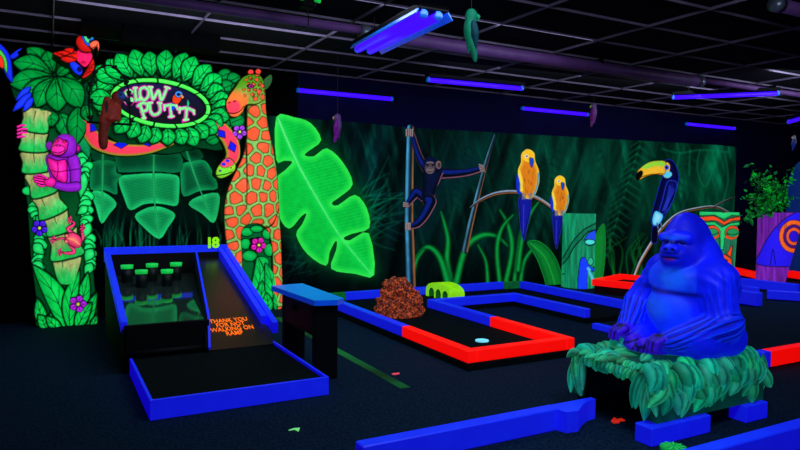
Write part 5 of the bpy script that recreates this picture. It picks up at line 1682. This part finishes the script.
for sd0, sg in ((0, 1), (TOT, -1)):            # front and back: rows of hanging blades
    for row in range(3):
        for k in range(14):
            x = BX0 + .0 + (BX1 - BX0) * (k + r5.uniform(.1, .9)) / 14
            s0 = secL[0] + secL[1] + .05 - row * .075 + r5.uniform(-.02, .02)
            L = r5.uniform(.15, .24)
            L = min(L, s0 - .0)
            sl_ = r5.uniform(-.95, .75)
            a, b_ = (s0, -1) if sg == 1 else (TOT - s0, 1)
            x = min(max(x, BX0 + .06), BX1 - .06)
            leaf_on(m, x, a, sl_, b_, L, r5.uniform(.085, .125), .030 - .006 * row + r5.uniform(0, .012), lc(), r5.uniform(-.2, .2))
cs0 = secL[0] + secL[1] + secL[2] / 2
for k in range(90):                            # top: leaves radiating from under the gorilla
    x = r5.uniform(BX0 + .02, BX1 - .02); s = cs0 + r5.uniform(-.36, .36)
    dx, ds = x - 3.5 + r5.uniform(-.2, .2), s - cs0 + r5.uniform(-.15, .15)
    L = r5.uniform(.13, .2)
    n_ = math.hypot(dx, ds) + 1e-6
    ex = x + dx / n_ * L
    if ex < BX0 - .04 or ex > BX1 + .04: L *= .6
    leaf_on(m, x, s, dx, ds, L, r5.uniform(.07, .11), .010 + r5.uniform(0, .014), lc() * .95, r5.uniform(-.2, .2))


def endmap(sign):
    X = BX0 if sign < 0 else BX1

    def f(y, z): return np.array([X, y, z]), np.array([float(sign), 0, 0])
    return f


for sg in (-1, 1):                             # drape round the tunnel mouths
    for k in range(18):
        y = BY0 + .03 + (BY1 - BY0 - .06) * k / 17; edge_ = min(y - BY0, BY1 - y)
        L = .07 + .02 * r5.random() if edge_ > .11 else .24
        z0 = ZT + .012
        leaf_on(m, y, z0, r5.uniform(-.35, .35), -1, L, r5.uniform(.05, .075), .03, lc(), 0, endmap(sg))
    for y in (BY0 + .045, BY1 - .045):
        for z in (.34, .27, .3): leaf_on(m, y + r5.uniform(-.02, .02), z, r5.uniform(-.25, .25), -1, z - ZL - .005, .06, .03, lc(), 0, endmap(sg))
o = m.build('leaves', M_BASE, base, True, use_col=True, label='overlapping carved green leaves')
for x0, x1 in ((2.93, 3.44), (3.78, 4.0)):
    for y0, y1 in ((2.42, 2.54), (3.03, 3.12)):
        if y0 > 3 and x0 < 3: x0 = 3.05
        m = MB(); m.box(x0, x1, y0, y1, 0, .105, bev=.005); m.build('foot', M_BLUE if y0 < 3 else M_BLACK, base, label='blue wooden foot' if y0 < 3 else 'black rear foot')  # rear feet coloured black to imitate shade inside the tunnel

# small leafy stump cut by the bottom edge
a = on_z(673.5, 447.5, .12)
m = MB(); cc = (float(a[0]), float(a[1]), 0)
m.lathe([(.05, 0), (.055, .08), (.066, .118), (.064, .124), (.03, .127)], cc, 28, (10, 150, 60))
for q in range(9):
    th = q * math.pi * 2 / 9
    vs = [(cc[0] + r_ * math.cos(th + d_), cc[1] + r_ * math.sin(th + d_), .1275 + (.003 if abs(d_) < .01 else 0)) for r_, d_ in ((.008, 0), (.035, -.26), (.062, 0), (.035, .26), (.035, 0))]
    m.add(vs, [(0, 1, 4), (1, 2, 4), (2, 3, 4), (3, 0, 4)], np.array([(20, 210, 90), (4, 90, 36), (40, 230, 110), (4, 90, 36), (40, 220, 100)]))
o = m.build('stump', M_GLOW, None, False, use_col=True)
tag(o, 'small green leaf-topped stump cut off by the bottom of the photo', 'stump')


# ================================================================== carved tiki planters
def post(name, bot, top, rb, rt, zt, carve, base_col, mat, parent, flute=0.0):
    """round post painted and carved from a flat design wrapped on its room side"""
    NZ, NA = 130, 200
    Z, A = np.meshgrid(np.linspace(0, 1, NZ), np.linspace(0, 2 * np.pi, NA, endpoint=False), indexing='ij')
    cx = bot[0] + (top[0] - bot[0]) * Z; cy = bot[1] + (top[1] - bot[1]) * Z
    R = rb + (rt - rb) * Z + flute * np.sin(A * 23 + 2 * np.sin(Z * 3 + A * 2))
    P = np.stack([cx + R * np.cos(A), cy + R * np.sin(A), zt * Z], -1)
    px, py = proj(P)
    toc = -np.array([bot[0], bot[1]]); toc /= np.linalg.norm(toc)
    fac = np.cos(A) * toc[0] + np.sin(A) * toc[1]
    ii = np.clip(((py - carve.y0) / carve.step).round().astype(int), 0, carve.X.shape[0] - 1)
    jj = np.clip(((px - carve.x0) / carve.step).round().astype(int), 0, carve.X.shape[1] - 1)
    inside = (px > carve.x0) & (px < carve.x0 + carve.step * (carve.X.shape[1] - 1)) & (py > carve.y0) & (py < carve.y0 + carve.step * (carve.X.shape[0] - 1))
    ok = (fac > .02) & inside & (carve.S[ii, jj] < 0)
    bc = np.asarray(base_col, float) * (.75 + .5 * vnoise(A * 12, Z * 3, 1, 1, 5))[..., None]
    C = np.where(ok[..., None], carve.c[ii, jj], bc)
    R2 = R + np.where(ok, carve.h[ii, jj], 0)
    P = np.stack([cx + R2 * np.cos(A), cy + R2 * np.sin(A), zt * Z], -1)
    V = P.reshape(-1, 3); C = C.reshape(-1, 3)
    ids = np.arange(NZ * NA).reshape(NZ, NA); idr = np.roll(ids, -1, 1)
    F = np.stack([ids[:-1], idr[:-1], idr[1:], ids[1:]], -1).reshape(-1, 4).tolist()
    F.append(list(range(NA))[::-1])
    # hollow top rim
    n0 = len(V); tw = (V[-NA:] - [top[0], top[1], 0]) * [.86, .86, 1] + [top[0], top[1], 0]
    dn = tw - [0, 0, .08]
    V = np.vstack([V, tw, dn]); C = np.vstack([C, C[-NA:] * .7, np.tile([[8, 10, 8]], (NA, 1))])
    for k in range(NA):
        k2 = (k + 1) % NA; b0 = (NZ - 1) * NA
        F.append([b0 + k, b0 + k2, n0 + k2, n0 + k]); F.append([n0 + k, n0 + k2, n0 + NA + k2, n0 + NA + k])
    F.append(list(range(n0 + NA, n0 + 2 * NA)))
    return link_mesh(name, V, F, mat, parent, C, True)


def grain(col, s=.5):
    return lambda X, Y, i: np.asarray(col, float) * (1 - s / 2 + s * vnoise(X, Y, 2.2, 26, 3))[..., None]


# tall green one
c = Carve(556, 206, 604, 296, .35)


def z1(pts): return [(540 + u / 4.5, 195 + v / 4.5) for u, v in pts]


c.poly([(556, 206), (604, 206), (604, 296), (556, 296)], grain((18, 138, 92), .8), smooth=0)
c.poly(z1([(90, 310), (120, 250), (165, 190), (210, 145), (260, 120), (260, 165), (215, 165), (185, 205), (150, 240), (120, 290)]), grain((14, 112, 76), .5), body=False)
for pts in ([(86, 306), (110, 270), (150, 205), (200, 155), (262, 124)], [(92, 320), (125, 285), (150, 238), (185, 200), (215, 168), (250, 156)], [(84, 352), (108, 356)]):
    c.stroke(z1(pts), 1.0, (2, 20, 16), soft=.7, body=False, dh=-.012)
c.poly(z1([(196, 205), (215, 175), (240, 160), (256, 165), (256, 205), (235, 205), (210, 200)]), (30, 74, 220), body=False, edge=.7)
c.ell(*z1([(225, 212)])[0], 5.4, 3.0, (70, 215, 205), body=False, edge=.8); c.stroke(z1([(205, 222), (225, 228), (248, 220)]), .8, (2, 16, 20), soft=.6, body=False)
c.poly(z1([(170, 440), (174, 330), (180, 292), (192, 278), (206, 286), (216, 310), (234, 328), (240, 318), (240, 345), (214, 345), (208, 440)]), (20, 60, 240), body=False, edge=.7, dh=.02)
c.poly(z1([(212, 300), (226, 280), (240, 290), (238, 312), (222, 316)]), (40, 180, 130), body=False, edge=.7)
c.stroke(z1([(214, 330), (240, 385)]), 3, (70, 190, 210), body=False)
pl = thing('tiki_planter', 'tall teal green tiki post with a blue nosed carved face below the smaller parrot', 'tiki planter', (7.25, 7.42, 0))
a = on_y(578.5, 250, 7.5); post('carved_post', (a[0], 7.5), (a[0], 7.5), .25, .245, float(on_y(578.5, 214, 7.25)[2]), c, (16, 120, 82), M_CARVED, pl, .003)

# orange and green face
c = Carve(698, 204, 744, 290, .3)


def z2(pts): return [(690 + u / 6.43, 195 + v / 6.43) for u, v in pts]


OR, GR_ = (240, 78, 30), (30, 190, 100)
c.poly([(698, 204), (744, 204), (744, 290), (698, 290)], grain((34, 120, 84), .6), smooth=0)
c.poly(z2([(70, 90), (310, 90), (310, 135), (262, 132), (215, 158), (160, 130), (70, 135)]), GR_, smooth=1, body=False, dh=.03, edge=.6, col2=(50, 215, 120))
c.poly(z2([(165, 95), (275, 95), (215, 116)]), (220, 80, 50), smooth=0, body=False, edge=.6)
c.poly(z2([(74, 140), (150, 132), (190, 148), (215, 170), (245, 150), (310, 136), (310, 164), (265, 166), (215, 196), (170, 165), (78, 170)]), OR, smooth=1, body=False, dh=.04, edge=.7)
c.poly(z2([(80, 175), (160, 170), (205, 205), (250, 180), (308, 170), (306, 196), (255, 200), (226, 235), (214, 350), (192, 355), (190, 240), (160, 196), (85, 195)]), GR_, smooth=1, body=False, dh=.035, edge=.7, col2=(60, 220, 120))
for (x0, s_) in ((148, 1), (266, 1)):
    c.ell(*z2([(x0, 240)])[0], 7.2, 7.0, OR, body=False, edge=.6, dh=.02); c.ell(*z2([(x0, 243)])[0], 5.8, 4.6, (30, 150, 84), body=False, edge=.6, dh=.02)
    c.stroke(z2([(x0 - 36, 268), (x0, 280), (x0 + 34, 264)]), 2.0, OR, body=False); c.stroke(z2([(x0 - 36, 246), (x0, 256), (x0 + 34, 243)]), .8, (6, 40, 20), soft=.6, body=False)
c.poly(z2([(266, 322), (274, 340), (262, 400), (250, 392), (236, 380), (252, 350)]), OR, body=False, edge=.7)
c.poly(z2([(110, 400), (190, 372), (266, 410), (262, 470), (190, 490), (120, 470)]), OR, body=False, edge=.8); c.poly(z2([(135, 420), (190, 400), (245, 425), (190, 455)]), (10, 20, 16), body=False)
pl = thing('tiki_planter', 'green and orange tiki face planter just behind the gorilla shoulder', 'tiki planter', on_y(720, 250, 7.35) * [1, 1, 0])
a = on_y(718.5, 250, 7.35); post('carved_post', (a[0], 7.35), (a[0], 7.35), .26, .30, float(on_y(720, 212.5, 7.05)[2]), c, (30, 120, 80), M_CARVED, pl)

# purple bullseye planter
c = Carve(748, 204, 812, 294, .35)


def z3(pts): return [(740 + u / 2.37, 110 + v / 2.37) for u, v in pts]


c.poly([(748, 204), (812, 204), (812, 294), (748, 294)], grain((104, 30, 150), .7), smooth=0)
c.poly(z3([(40, 366), (48, 335), (70, 295), (100, 262), (140, 240), (180, 250), (190, 366), (110, 372)]), (36, 24, 226), smooth=3, body=False, edge=1.0, ecol=(10, 4, 40))
for r_, q in ((16, (236, 96, 30)), (11.5, (70, 20, 120)), (8.8, (236, 90, 40)), (5.5, (40, 20, 200))): c.ell(794, 236.5, r_ * .95, r_ * 1.05, q, body=False, edge=.8, ecol=(20, 4, 30))
c.stroke(z3([(72, 366), (78, 330), (84, 365)]), .9, (14, 6, 90), soft=.7, body=False)
for k in range(10):
    x = RNG.uniform(756, 790); c.stroke([(x, 212), (x + RNG.uniform(-1, 1), 225 + RNG.uniform(0, 12))], .7, (50, 8, 80), soft=.7, body=False, op=.6)
c.stroke([(768, 290), (769, 280)], [1.6, .5], (20, 4, 40), body=False)
pl = thing('tiki_planter', 'purple post planter with an orange bullseye eye holding the bushy plant', 'tiki planter', on_z(770, 288, 0))
b0 = on_z(769.5, 288.5, 0)
YB_ = b0[1] + .22; zt = float(on_y(780, 213, YB_ - .3)[2])
bb = on_y(769.5, 288.5, YB_); tt = on_y(780, 210, YB_)
post('carved_post', (bb[0], YB_), (tt[0] + .03, YB_), .205, .335, zt, c, (90, 26, 130), M_CARVED, pl)

# bushy plant in it
plant = thing('potted_plant', 'bushy small-leaved green plant growing from the purple planter', 'plant', (tt[0], YB_, zt - .1))
m = MB(); lf = MB(); r6 = np.random.default_rng(5)
pc = np.array([tt[0], YB_, zt - .08])
for k in range(26):
    tgt = on_y(RNG.uniform(744, 792), RNG.uniform(160, 212), YB_ + RNG.uniform(-.3, .3))
    if k < 4: tgt = on_y(742 + 3 * k, 212 + 3 * (3 - k), YB_ - .25)
    mid = (pc * .55 + tgt * .45) + [0, 0, .10]
    P = smooth_open([pc + r6.uniform(-.06, .06, 3) * [1, 1, 0], mid, tgt], 5)
    m.tube(P, np.linspace(.010, .003, len(P)), 5)
    for i in range(3, len(P)):
        for q in range(3):
            p0 = P[i] + r6.uniform(-.05, .05, 3); d = r6.normal(size=3); d[2] -= .2; d /= np.linalg.norm(d); L = r6.uniform(.06, .11)
            s_ = np.cross(d, r6.normal(size=3)); s_ /= np.linalg.norm(s_); n_ = np.cross(d, s_)
            w = L * .27
            cc_ = np.array([10, 150 + r6.uniform(-60, 70), 50]) * r6.uniform(.5, 1.15)
            lf.add([p0, p0 + d * L * .4 + s_ * w, p0 + d * L, p0 + d * L * .4 - s_ * w, p0 + d * L * .45 + n_ * w * .35], [(0, 1, 4), (1, 2, 4), (2, 3, 4), (3, 0, 4)], cc_)
m.build('stems', solid_mat('plant_stem', (16, 40, 16), rough=.8), plant, True)
o = link_mesh('foliage', lf.v, lf.f, M_FOLIAGE, plant, lf.c, False)

# dark blue rounded statue behind the plant at the frame's edge
a = on_y(808, 215, 6.75); bx, by = float(a[0]), 6.75
S = Sculpt(); DB = (14, 44, 120)
S.ell((bx, by, .75), (.42, .42, .85), DB, k=.1); S.ell((bx + .02, by, 1.62), (.36, .36, .42), DB, k=.15); S.ell((bx, by, 1.95), (.22, .24, .22), (20, 60, 120), k=.15); S.ell((bx - .1, by - .3, 1.3), (.25, .2, .3), DB, k=.1)
S.ell((bx - .3, by - .25, .12), (.2, .2, .12), DB, k=.06); S.ell((bx + .3, by - .25, .12), (.2, .2, .12), DB, k=.06)
o = sculpt_obj('statue', S, .03, M_GLOW)
tag(o, 'dark blue rounded statue mostly hidden behind the bushy plant at the right edge', 'statue')
# ================================================================== ceiling: lamps, pipes, hanging toys
def lamp(p0, p1, label, hang=None, tubes=1, wall=False, side=1):
    p0 = np.array(p0, float); p1 = np.array(p1, float)
    t = thing('blacklight_lamp', label, 'lamp', (p0 + p1) / 2, 'blacklight tube lamps')
    d = p1 - p0; L = np.linalg.norm(d); d /= L; n = np.cross(d, [0, 0, 1.0]); n /= np.linalg.norm(n)

    def P(u, v, w): return p0 + d * u + n * v + np.array([0, 0, w])

    def bx(u0, u1, v0, v1, w0, w1, name, mat, lab=None):
        m = MB(); b = MB(); b.box(u0, u1, v0, v1, w0, w1, bev=.004)
        m.add([P(*q) for q in b.v], b.f); return m.build(name, mat, t, label=lab)
    W = .055 if tubes == 1 else .125
    if wall: bx(-.03, L + .03, -.03, .03, .03, .065, 'housing', M_BLACK)
    else: bx(-.03, L + .03, -W, W, .035, .075, 'housing', M_BLACK)
    if tubes == 2:
        m = MB(); m.prism([(W - .02, .05), (W + .035, -.02), (W + .04, -.015), (W - .01, .055)], lambda v, w: P(-.02, v, w), lambda v, w: P(L + .02, v, w)); m.build('reflector', M_HOUSE, t, label='pale blue reflector edge')
        m = MB(); m.prism([(-W + .02, .05), (-W - .012, .0), (-W - .017, .005), (-W + .01, .055)], lambda v, w: P(-.02, v, w), lambda v, w: P(L + .02, v, w)); m.build('reflector', M_HOUSE, t)
    for q in range(tubes):
        v = 0 if tubes == 1 else (-.075 + .12 * q)
        m = MB(); m.tube([P(0, v, 0), P(L, v, 0)], .027 if tubes == 1 else .033, 14); m.build('tube', M_TUBE, t, True, label='glowing violet blue tube')
        for u in (-.028, L - .002): 
            m = MB(); m.tube([P(u, v, 0), P(u + .03, v, 0)], .028 if tubes == 1 else .03, 12); c_ = m.build('end_cap', M_HOUSE, t, True)
        for u in (-.02, L): bx(u, u + .022, v - .018, v + .018, .0, .045, 'socket', M_HOUSE)
    if hang is not None:
        for u in (L * .15, L * .85):
            m = MB(); m.tube([P(u, 0, .07), P(u, 0, hang - p0[2] + 0)], .004, 6); m.build('hanger', M_WIRE, t)
    return t


Z1 = CEIL - .25
lamp(on_z(432, 16, Z1), on_z(366, 50, Z1), 'large double blacklight tube lamp hanging nearest, top centre', CEIL - .0, 2)
Z2 = CEIL - .14
lamp(on_z(429, 80, Z2), on_z(521, 88.5, Z2), 'blacklight tube lamp on the ceiling to the right of the nearest lamp, over the chimpanzee', CEIL)
lamp(on_z(674, 97.5, Z2), on_z(777, 93.5, Z2), 'blacklight tube lamp at the right side of the ceiling, tilted against the others', CEIL)
for (x0, y0, x1, y1, lab) in ((299, 92, 391, 97.5, 'blacklight tube lamp on the navy wall above the giant banana leaf'), (523, 108.5, 587, 114.5, 'blacklight tube lamp on the navy wall above the two parrots'), (687, 124.5, 734, 128, 'smallest blacklight tube lamp on the navy wall, above the right end of the mural')):
    Y = WALL_Y - .07
    a, b = on_y(x0, y0, Y), on_y(x1, y1, Y); b[2] = a[2] = (a[2] + b[2]) / 2
    t = lamp(a, b, lab, None, 1, True)
    m = MB(); m.box(a[0] + .1, b[0] - .1, Y + .02, WALL_Y, a[2] + .02, a[2] + .07, bev=.003); m.build('wall_bracket', M_BLACK, t)
a = on_z(789, 122, CEIL - .3); b = on_z(850, 104, CEIL - .3)
lamp(a, b, 'blacklight tube lamp cut off by the right edge of the photo', CEIL)

pipe = thing('ceiling_pipe', 'thick dull purple pipe running across under the ceiling', 'pipe', (4.5, 5.35, CEIL))
PYY, PZ = 5.32, CEIL - .085
m = MB(); m.tube([(2.55, PYY, PZ), (7.15, PYY, PZ)], .062, 18); m.build('pipe', M_PIPE, pipe, True)
m = MB(); m.tube([(-3, PYY, PZ + .02), (2.55, PYY, PZ + .02)], .04, 14); m.build('thin_pipe', M_PIPE, pipe, True)
m = MB(); m.tube([(7.15, PYY, PZ + .02), (14.5, PYY, PZ + .02)], .035, 14); m.build('thin_pipe', M_PIPE, pipe, True)
for x in (2.5, 7.1):
    m = MB(); m.tube([(x - .03, PYY, PZ), (x + .05, PYY, PZ)], .072, 18); m.build('coupling', M_METAL, pipe, True)
for x in (.5, 3.6, 5.4, 8.6):
    m = MB(); m.box(x - .012, x + .012, PYY - .066, PYY + .066, PZ + .03, CEIL + .0, bev=.002); m.build('clip', M_BLACK, pipe)
p2_ = thing('ceiling_pipe', 'short end of a purple pipe at the top right corner', 'pipe', (5.5, 2.95, CEIL))
m = MB(); a = on_z(776, 4, CEIL - .07); m.tube([(a[0], a[1], CEIL - .07), (a[0] + 3, a[1], CEIL - .07)], .05, 16); m.build('pipe', M_PIPE, p2_, True)
m = MB(); m.tube([(a[0] - .02, a[1], CEIL - .07), (a[0] + .05, a[1], CEIL - .07)], .06, 16); m.build('coupling', M_METAL, p2_, True)
m = MB(); m.box(a[0] + .3, a[0] + .33, a[1] - .05, a[1] + .05, CEIL - .06, CEIL, bev=.002); m.build('clip', M_BLACK, p2_)

# small black ceiling device with green lights and a dangling cable
a = on_z(307, 3, CEIL - .1); dv = thing('laser_projector', 'small black ceiling device with two green lights and a dangling cable', 'projector', (a[0], a[1], CEIL))
m = MB(); m.box(a[0] - .06, a[0] + .06, a[1] - .05, a[1] + .05, CEIL - .14, CEIL - .04, bev=.012); m.build('body', M_BLACK, dv)
m = MB(); m.tube([(a[0], a[1], CEIL - .05), (a[0], a[1], CEIL)], .015, 10); m.build('mount', M_BLACK, dv, True)
for sx in (-1, 1):
    m = MB(); m.tube([(a[0] + sx * .045, a[1] - .045, CEIL - .085), (a[0] + sx * .075, a[1] - .075, CEIL - .09)], [.012, .02], 10); m.build('green_light', M_GCUP, dv, True)
m = MB(); m.tube(smooth_open([(a[0], a[1], CEIL - .13), (a[0] + .02, a[1] + .02, CEIL - .22), (a[0] + .10, a[1] + .3, CEIL - .2), (a[0] + .14, a[1] + .75, CEIL - .07), (a[0] + .12, a[1] + 1.0, CEIL)]), .005, 6); m.build('cable', M_WIRE, dv, True)


# hanging toy birds
def hang_bird(px, py, Y, length, cols, label, yaw=0.0):
    """side-on long-tailed toy bird on a string; (px,py) is its middle"""
    bd, wing, beak, tail = cols
    c = on_y(px, py, Y); z = c[2]
    t = thing('hanging_bird', label, 'toy bird', (c[0], c[1], z), 'toy birds hanging from the ceiling')
    s = length; S = Sculpt(); ca, sa = math.cos(yaw), math.sin(yaw)

    def q(x, y, zz): return (c[0] + (x * ca - y * sa) * s, c[1] + (x * sa + y * ca) * s, z + zz * s)
    S.ell(q(.0, 0, .36), (.115 * s, .105 * s, .125 * s), bd, k=.05 * s)
    S.ell(q(-.02, 0, .10), (.12 * s, .115 * s, .26 * s), bd, k=.06 * s)
    S.chain([q(.0, 0, -.1), q(.05, 0, -.28), q(.09, 0, -.48)], [.09 * s, .06 * s, .03 * s], tail, k=.04 * s)
    S.cap(q(-.06, 0, -.16), q(-.05, 0, -.36), .03 * s, .015 * s, tail, k=.02 * s)
    V, F, C = S.mesh(max(.006, s * .028)); link_mesh('body', V, F, M_DULL, t, C)
    S = Sculpt()
    S.cap(q(.07, 0, .37), q(.135, 0, .34), .05 * s, .035 * s, beak, k=.03 * s); S.cap(q(.135, 0, .34), q(.13, 0, .25), .035 * s, .012 * s, beak, k=.02 * s)
    V, F, C = S.mesh(max(.005, s * .02)); link_mesh('beak', V, F, M_DULL, t, C)
    for sg in (-1, 1):
        S = Sculpt(); S.chain([q(.02, sg * .09, .2), q(.05, sg * .1, 0), q(.08, sg * .055, -.26)], [.055 * s, .07 * s, .02 * s], wing, k=.03 * s)
        V, F, C = S.mesh(max(.005, s * .022)); link_mesh('wing', V, F, M_DULL, t, C)
    m = MB(); m.tube([q(0, 0, .44), (q(0, 0, 0)[0], q(0, 0, 0)[1], CEIL)], .003, 6); m.build('string', M_WIRE, t)
    return t


G4 = ((8, 120, 86), (6, 60, 70), (12, 140, 96), (10, 110, 80))
P4 = ((86, 54, 110), (110, 20, 130), (170, 130, 90), (110, 20, 130))
hang_bird(471, 35, 3.2, .32, G4, 'dull green toy bird hanging near the large double lamp', math.radians(-20))
hang_bird(337.5, 128, 6.6, .33, P4, 'purple toy bird hanging in front of the giant banana leaf', math.radians(180 - 28))
hang_bird(593.5, 115, 6.6, .34, ((76, 56, 96), (100, 30, 110), (120, 140, 60), (90, 40, 100)), 'purple grey toy bird hanging beside the wall lamp above the parrots', math.radians(180 - 28))
hang_bird(794, 143, 6.2, .26, ((130, 130, 150), (40, 60, 150), (220, 200, 170), (20, 40, 130)), 'tiny blue toy bird with pale head hanging above the bushy plant', math.radians(180 - 28))

# brown parrot on a black hoop swing before the sign
a = on_y(112, 107, 7.05); sx, sy, sz = float(a[0]), 7.05, float(a[2])
S_ = .0109                                              # metres per photo pixel there


def w2(px, py, dy=0.0): return (sx + (px - 112) * S_, sy + dy, sz - (py - 107) * S_)


sw = thing('hoop_swing', 'black leafy hoop swing hanging in front of the oval sign', 'swing', (sx, sy, sz))
HOOP = [w2(*p) for p in ((94, 122), (93, 105), (94.5, 88), (99, 76), (107, 70), (115, 71), (122, 79), (126, 90), (127, 106), (127, 122))]
m = MB(); m.tube(smooth_open(HOOP), .009, 8); m.build('hoop', M_BLACK, sw, True)
m = MB(); m.tube([w2(91, 122), w2(129, 122)], .012, 8); m.build('perch', M_BLACK, sw, True)
for p in ((94, 88), (94, 103), (98, 77), (121, 79), (124, 84), (127, 103), (105, 71), (126, 93), (93, 118), (128, 118), (114, 71)):
    S = Sculpt(); q = np.array(w2(*p)); S.ell(q, (.028, .012, .018), (8, 12, 10), k=.01, rot=(0, RNG.uniform(-60, 60), 0)); S.ell(q + [.014, 0, .014], (.018, .011, .012), (8, 12, 10), k=.01)
    V, F, C = S.mesh(.006); link_mesh('leaf', V, F, M_BLACK, sw)
m = MB(); m.tube([w2(111, 70.5), (w2(111, 70)[0], sy, CEIL)], .003, 6); m.build('cord', M_WIRE, sw, True)
bp_ = thing('toy_parrot', 'dark reddish brown parrot with a blue face perched on the black hoop swing', 'toy parrot', w2(112, 121))
BR, BR2 = (96, 26, 18), (120, 34, 22)
S = Sculpt()
S.ell(w2(112, 112), (.085, .07, .11), BR2, k=.03, rot=(0, 22, 0)); S.ell(w2(117, 98), (.062, .058, .066), BR, k=.04); S.cap(w2(108, 102, -.04), w2(103, 120, -.03), .04, .022, BR2, k=.015)
S.chain([w2(107, 118), w2(104.5, 130), w2(104.5, 143)], [.045, .034, .036], BR, k=.03); S.ell(w2(110, 118, -.05), (.035, .03, .03), BR2, k=.02); S.ell(w2(116, 118, -.05), (.035, .03, .03), BR2, k=.02)
S.dab(w2(107, 108, -.08), (.014, .08, .06), (8, 8, 8), .01)
V, F, C = S.mesh(.009); link_mesh('body', V, F, M_DULL, bp_, C)
S = Sculpt(); S.ell(w2(119.5, 97, -.02), (.045, .05, .045), (24, 60, 130), k=.02); S.dab(w2(119, 96, -.07), (.012, .02, .012), (4, 4, 8), .004)
V, F, C = S.mesh(.007); link_mesh('face', V, F, M_DULL, bp_, C, label='blue face')
S = Sculpt(); S.cap(w2(121.5, 98, -.02), w2(125, 100, -.02), .03, .02, (14, 24, 50), k=.02); S.cap(w2(125, 100, -.02), w2(124.5, 104, -.02), .018, .006, (14, 24, 50), k=.02)
V, F, C = S.mesh(.006); link_mesh('beak', V, F, M_DULL, bp_, C)


# ================================================================== lights
def area(loc, target, sx, sy, power, col):  # unseen whitish lamps, added to stand in for the blacklight
    L = bpy.data.lights.new('area_light', 'AREA'); L.shape = 'RECTANGLE'; L.size = sx; L.size_y = sy; L.energy = power; L.color = col
    o = bpy.data.objects.new('area_light', L); COL.objects.link(o); o.location = loc
    o.rotation_euler = (Vector(target) - Vector(loc)).to_track_quat('-Z', 'Y').to_euler()
    return o


FILL_COL = (.72, .80, 1.0)
area((1.2, 5.3, 2.75), (1.1, 7.5, 1.1), 2.4, .5, 34, FILL_COL)
area((2.3, 1.3, 2.75), (3.4, 2.7, .7), 1.0, .5, 40, FILL_COL)
area((3.4, 4.4, 2.85), (3.4, 5.2, 0), 2.6, 1.0, 34, FILL_COL)  # added overhead fill for the rails
area((1.6, 2.6, 2.85), (1.6, 3.2, 0), 1.6, .8, 14, FILL_COL)  # added fill to brighten the front floor
area((7.0, 5.9, 2.8), (7.2, 7.8, 1.0), 6.0, .4, 22, FILL_COL)
area((8.8, 4.2, 2.8), (9.4, 6.4, .6), 2.5, .6, 40, FILL_COL)
W = bpy.data.worlds.new('world'); SC.world = W; W.use_nodes = True
W.node_tree.nodes['Background'].inputs['Color'].default_value = (.010, .014, .03, 1)
W.node_tree.nodes['Background'].inputs['Strength'].default_value = .6
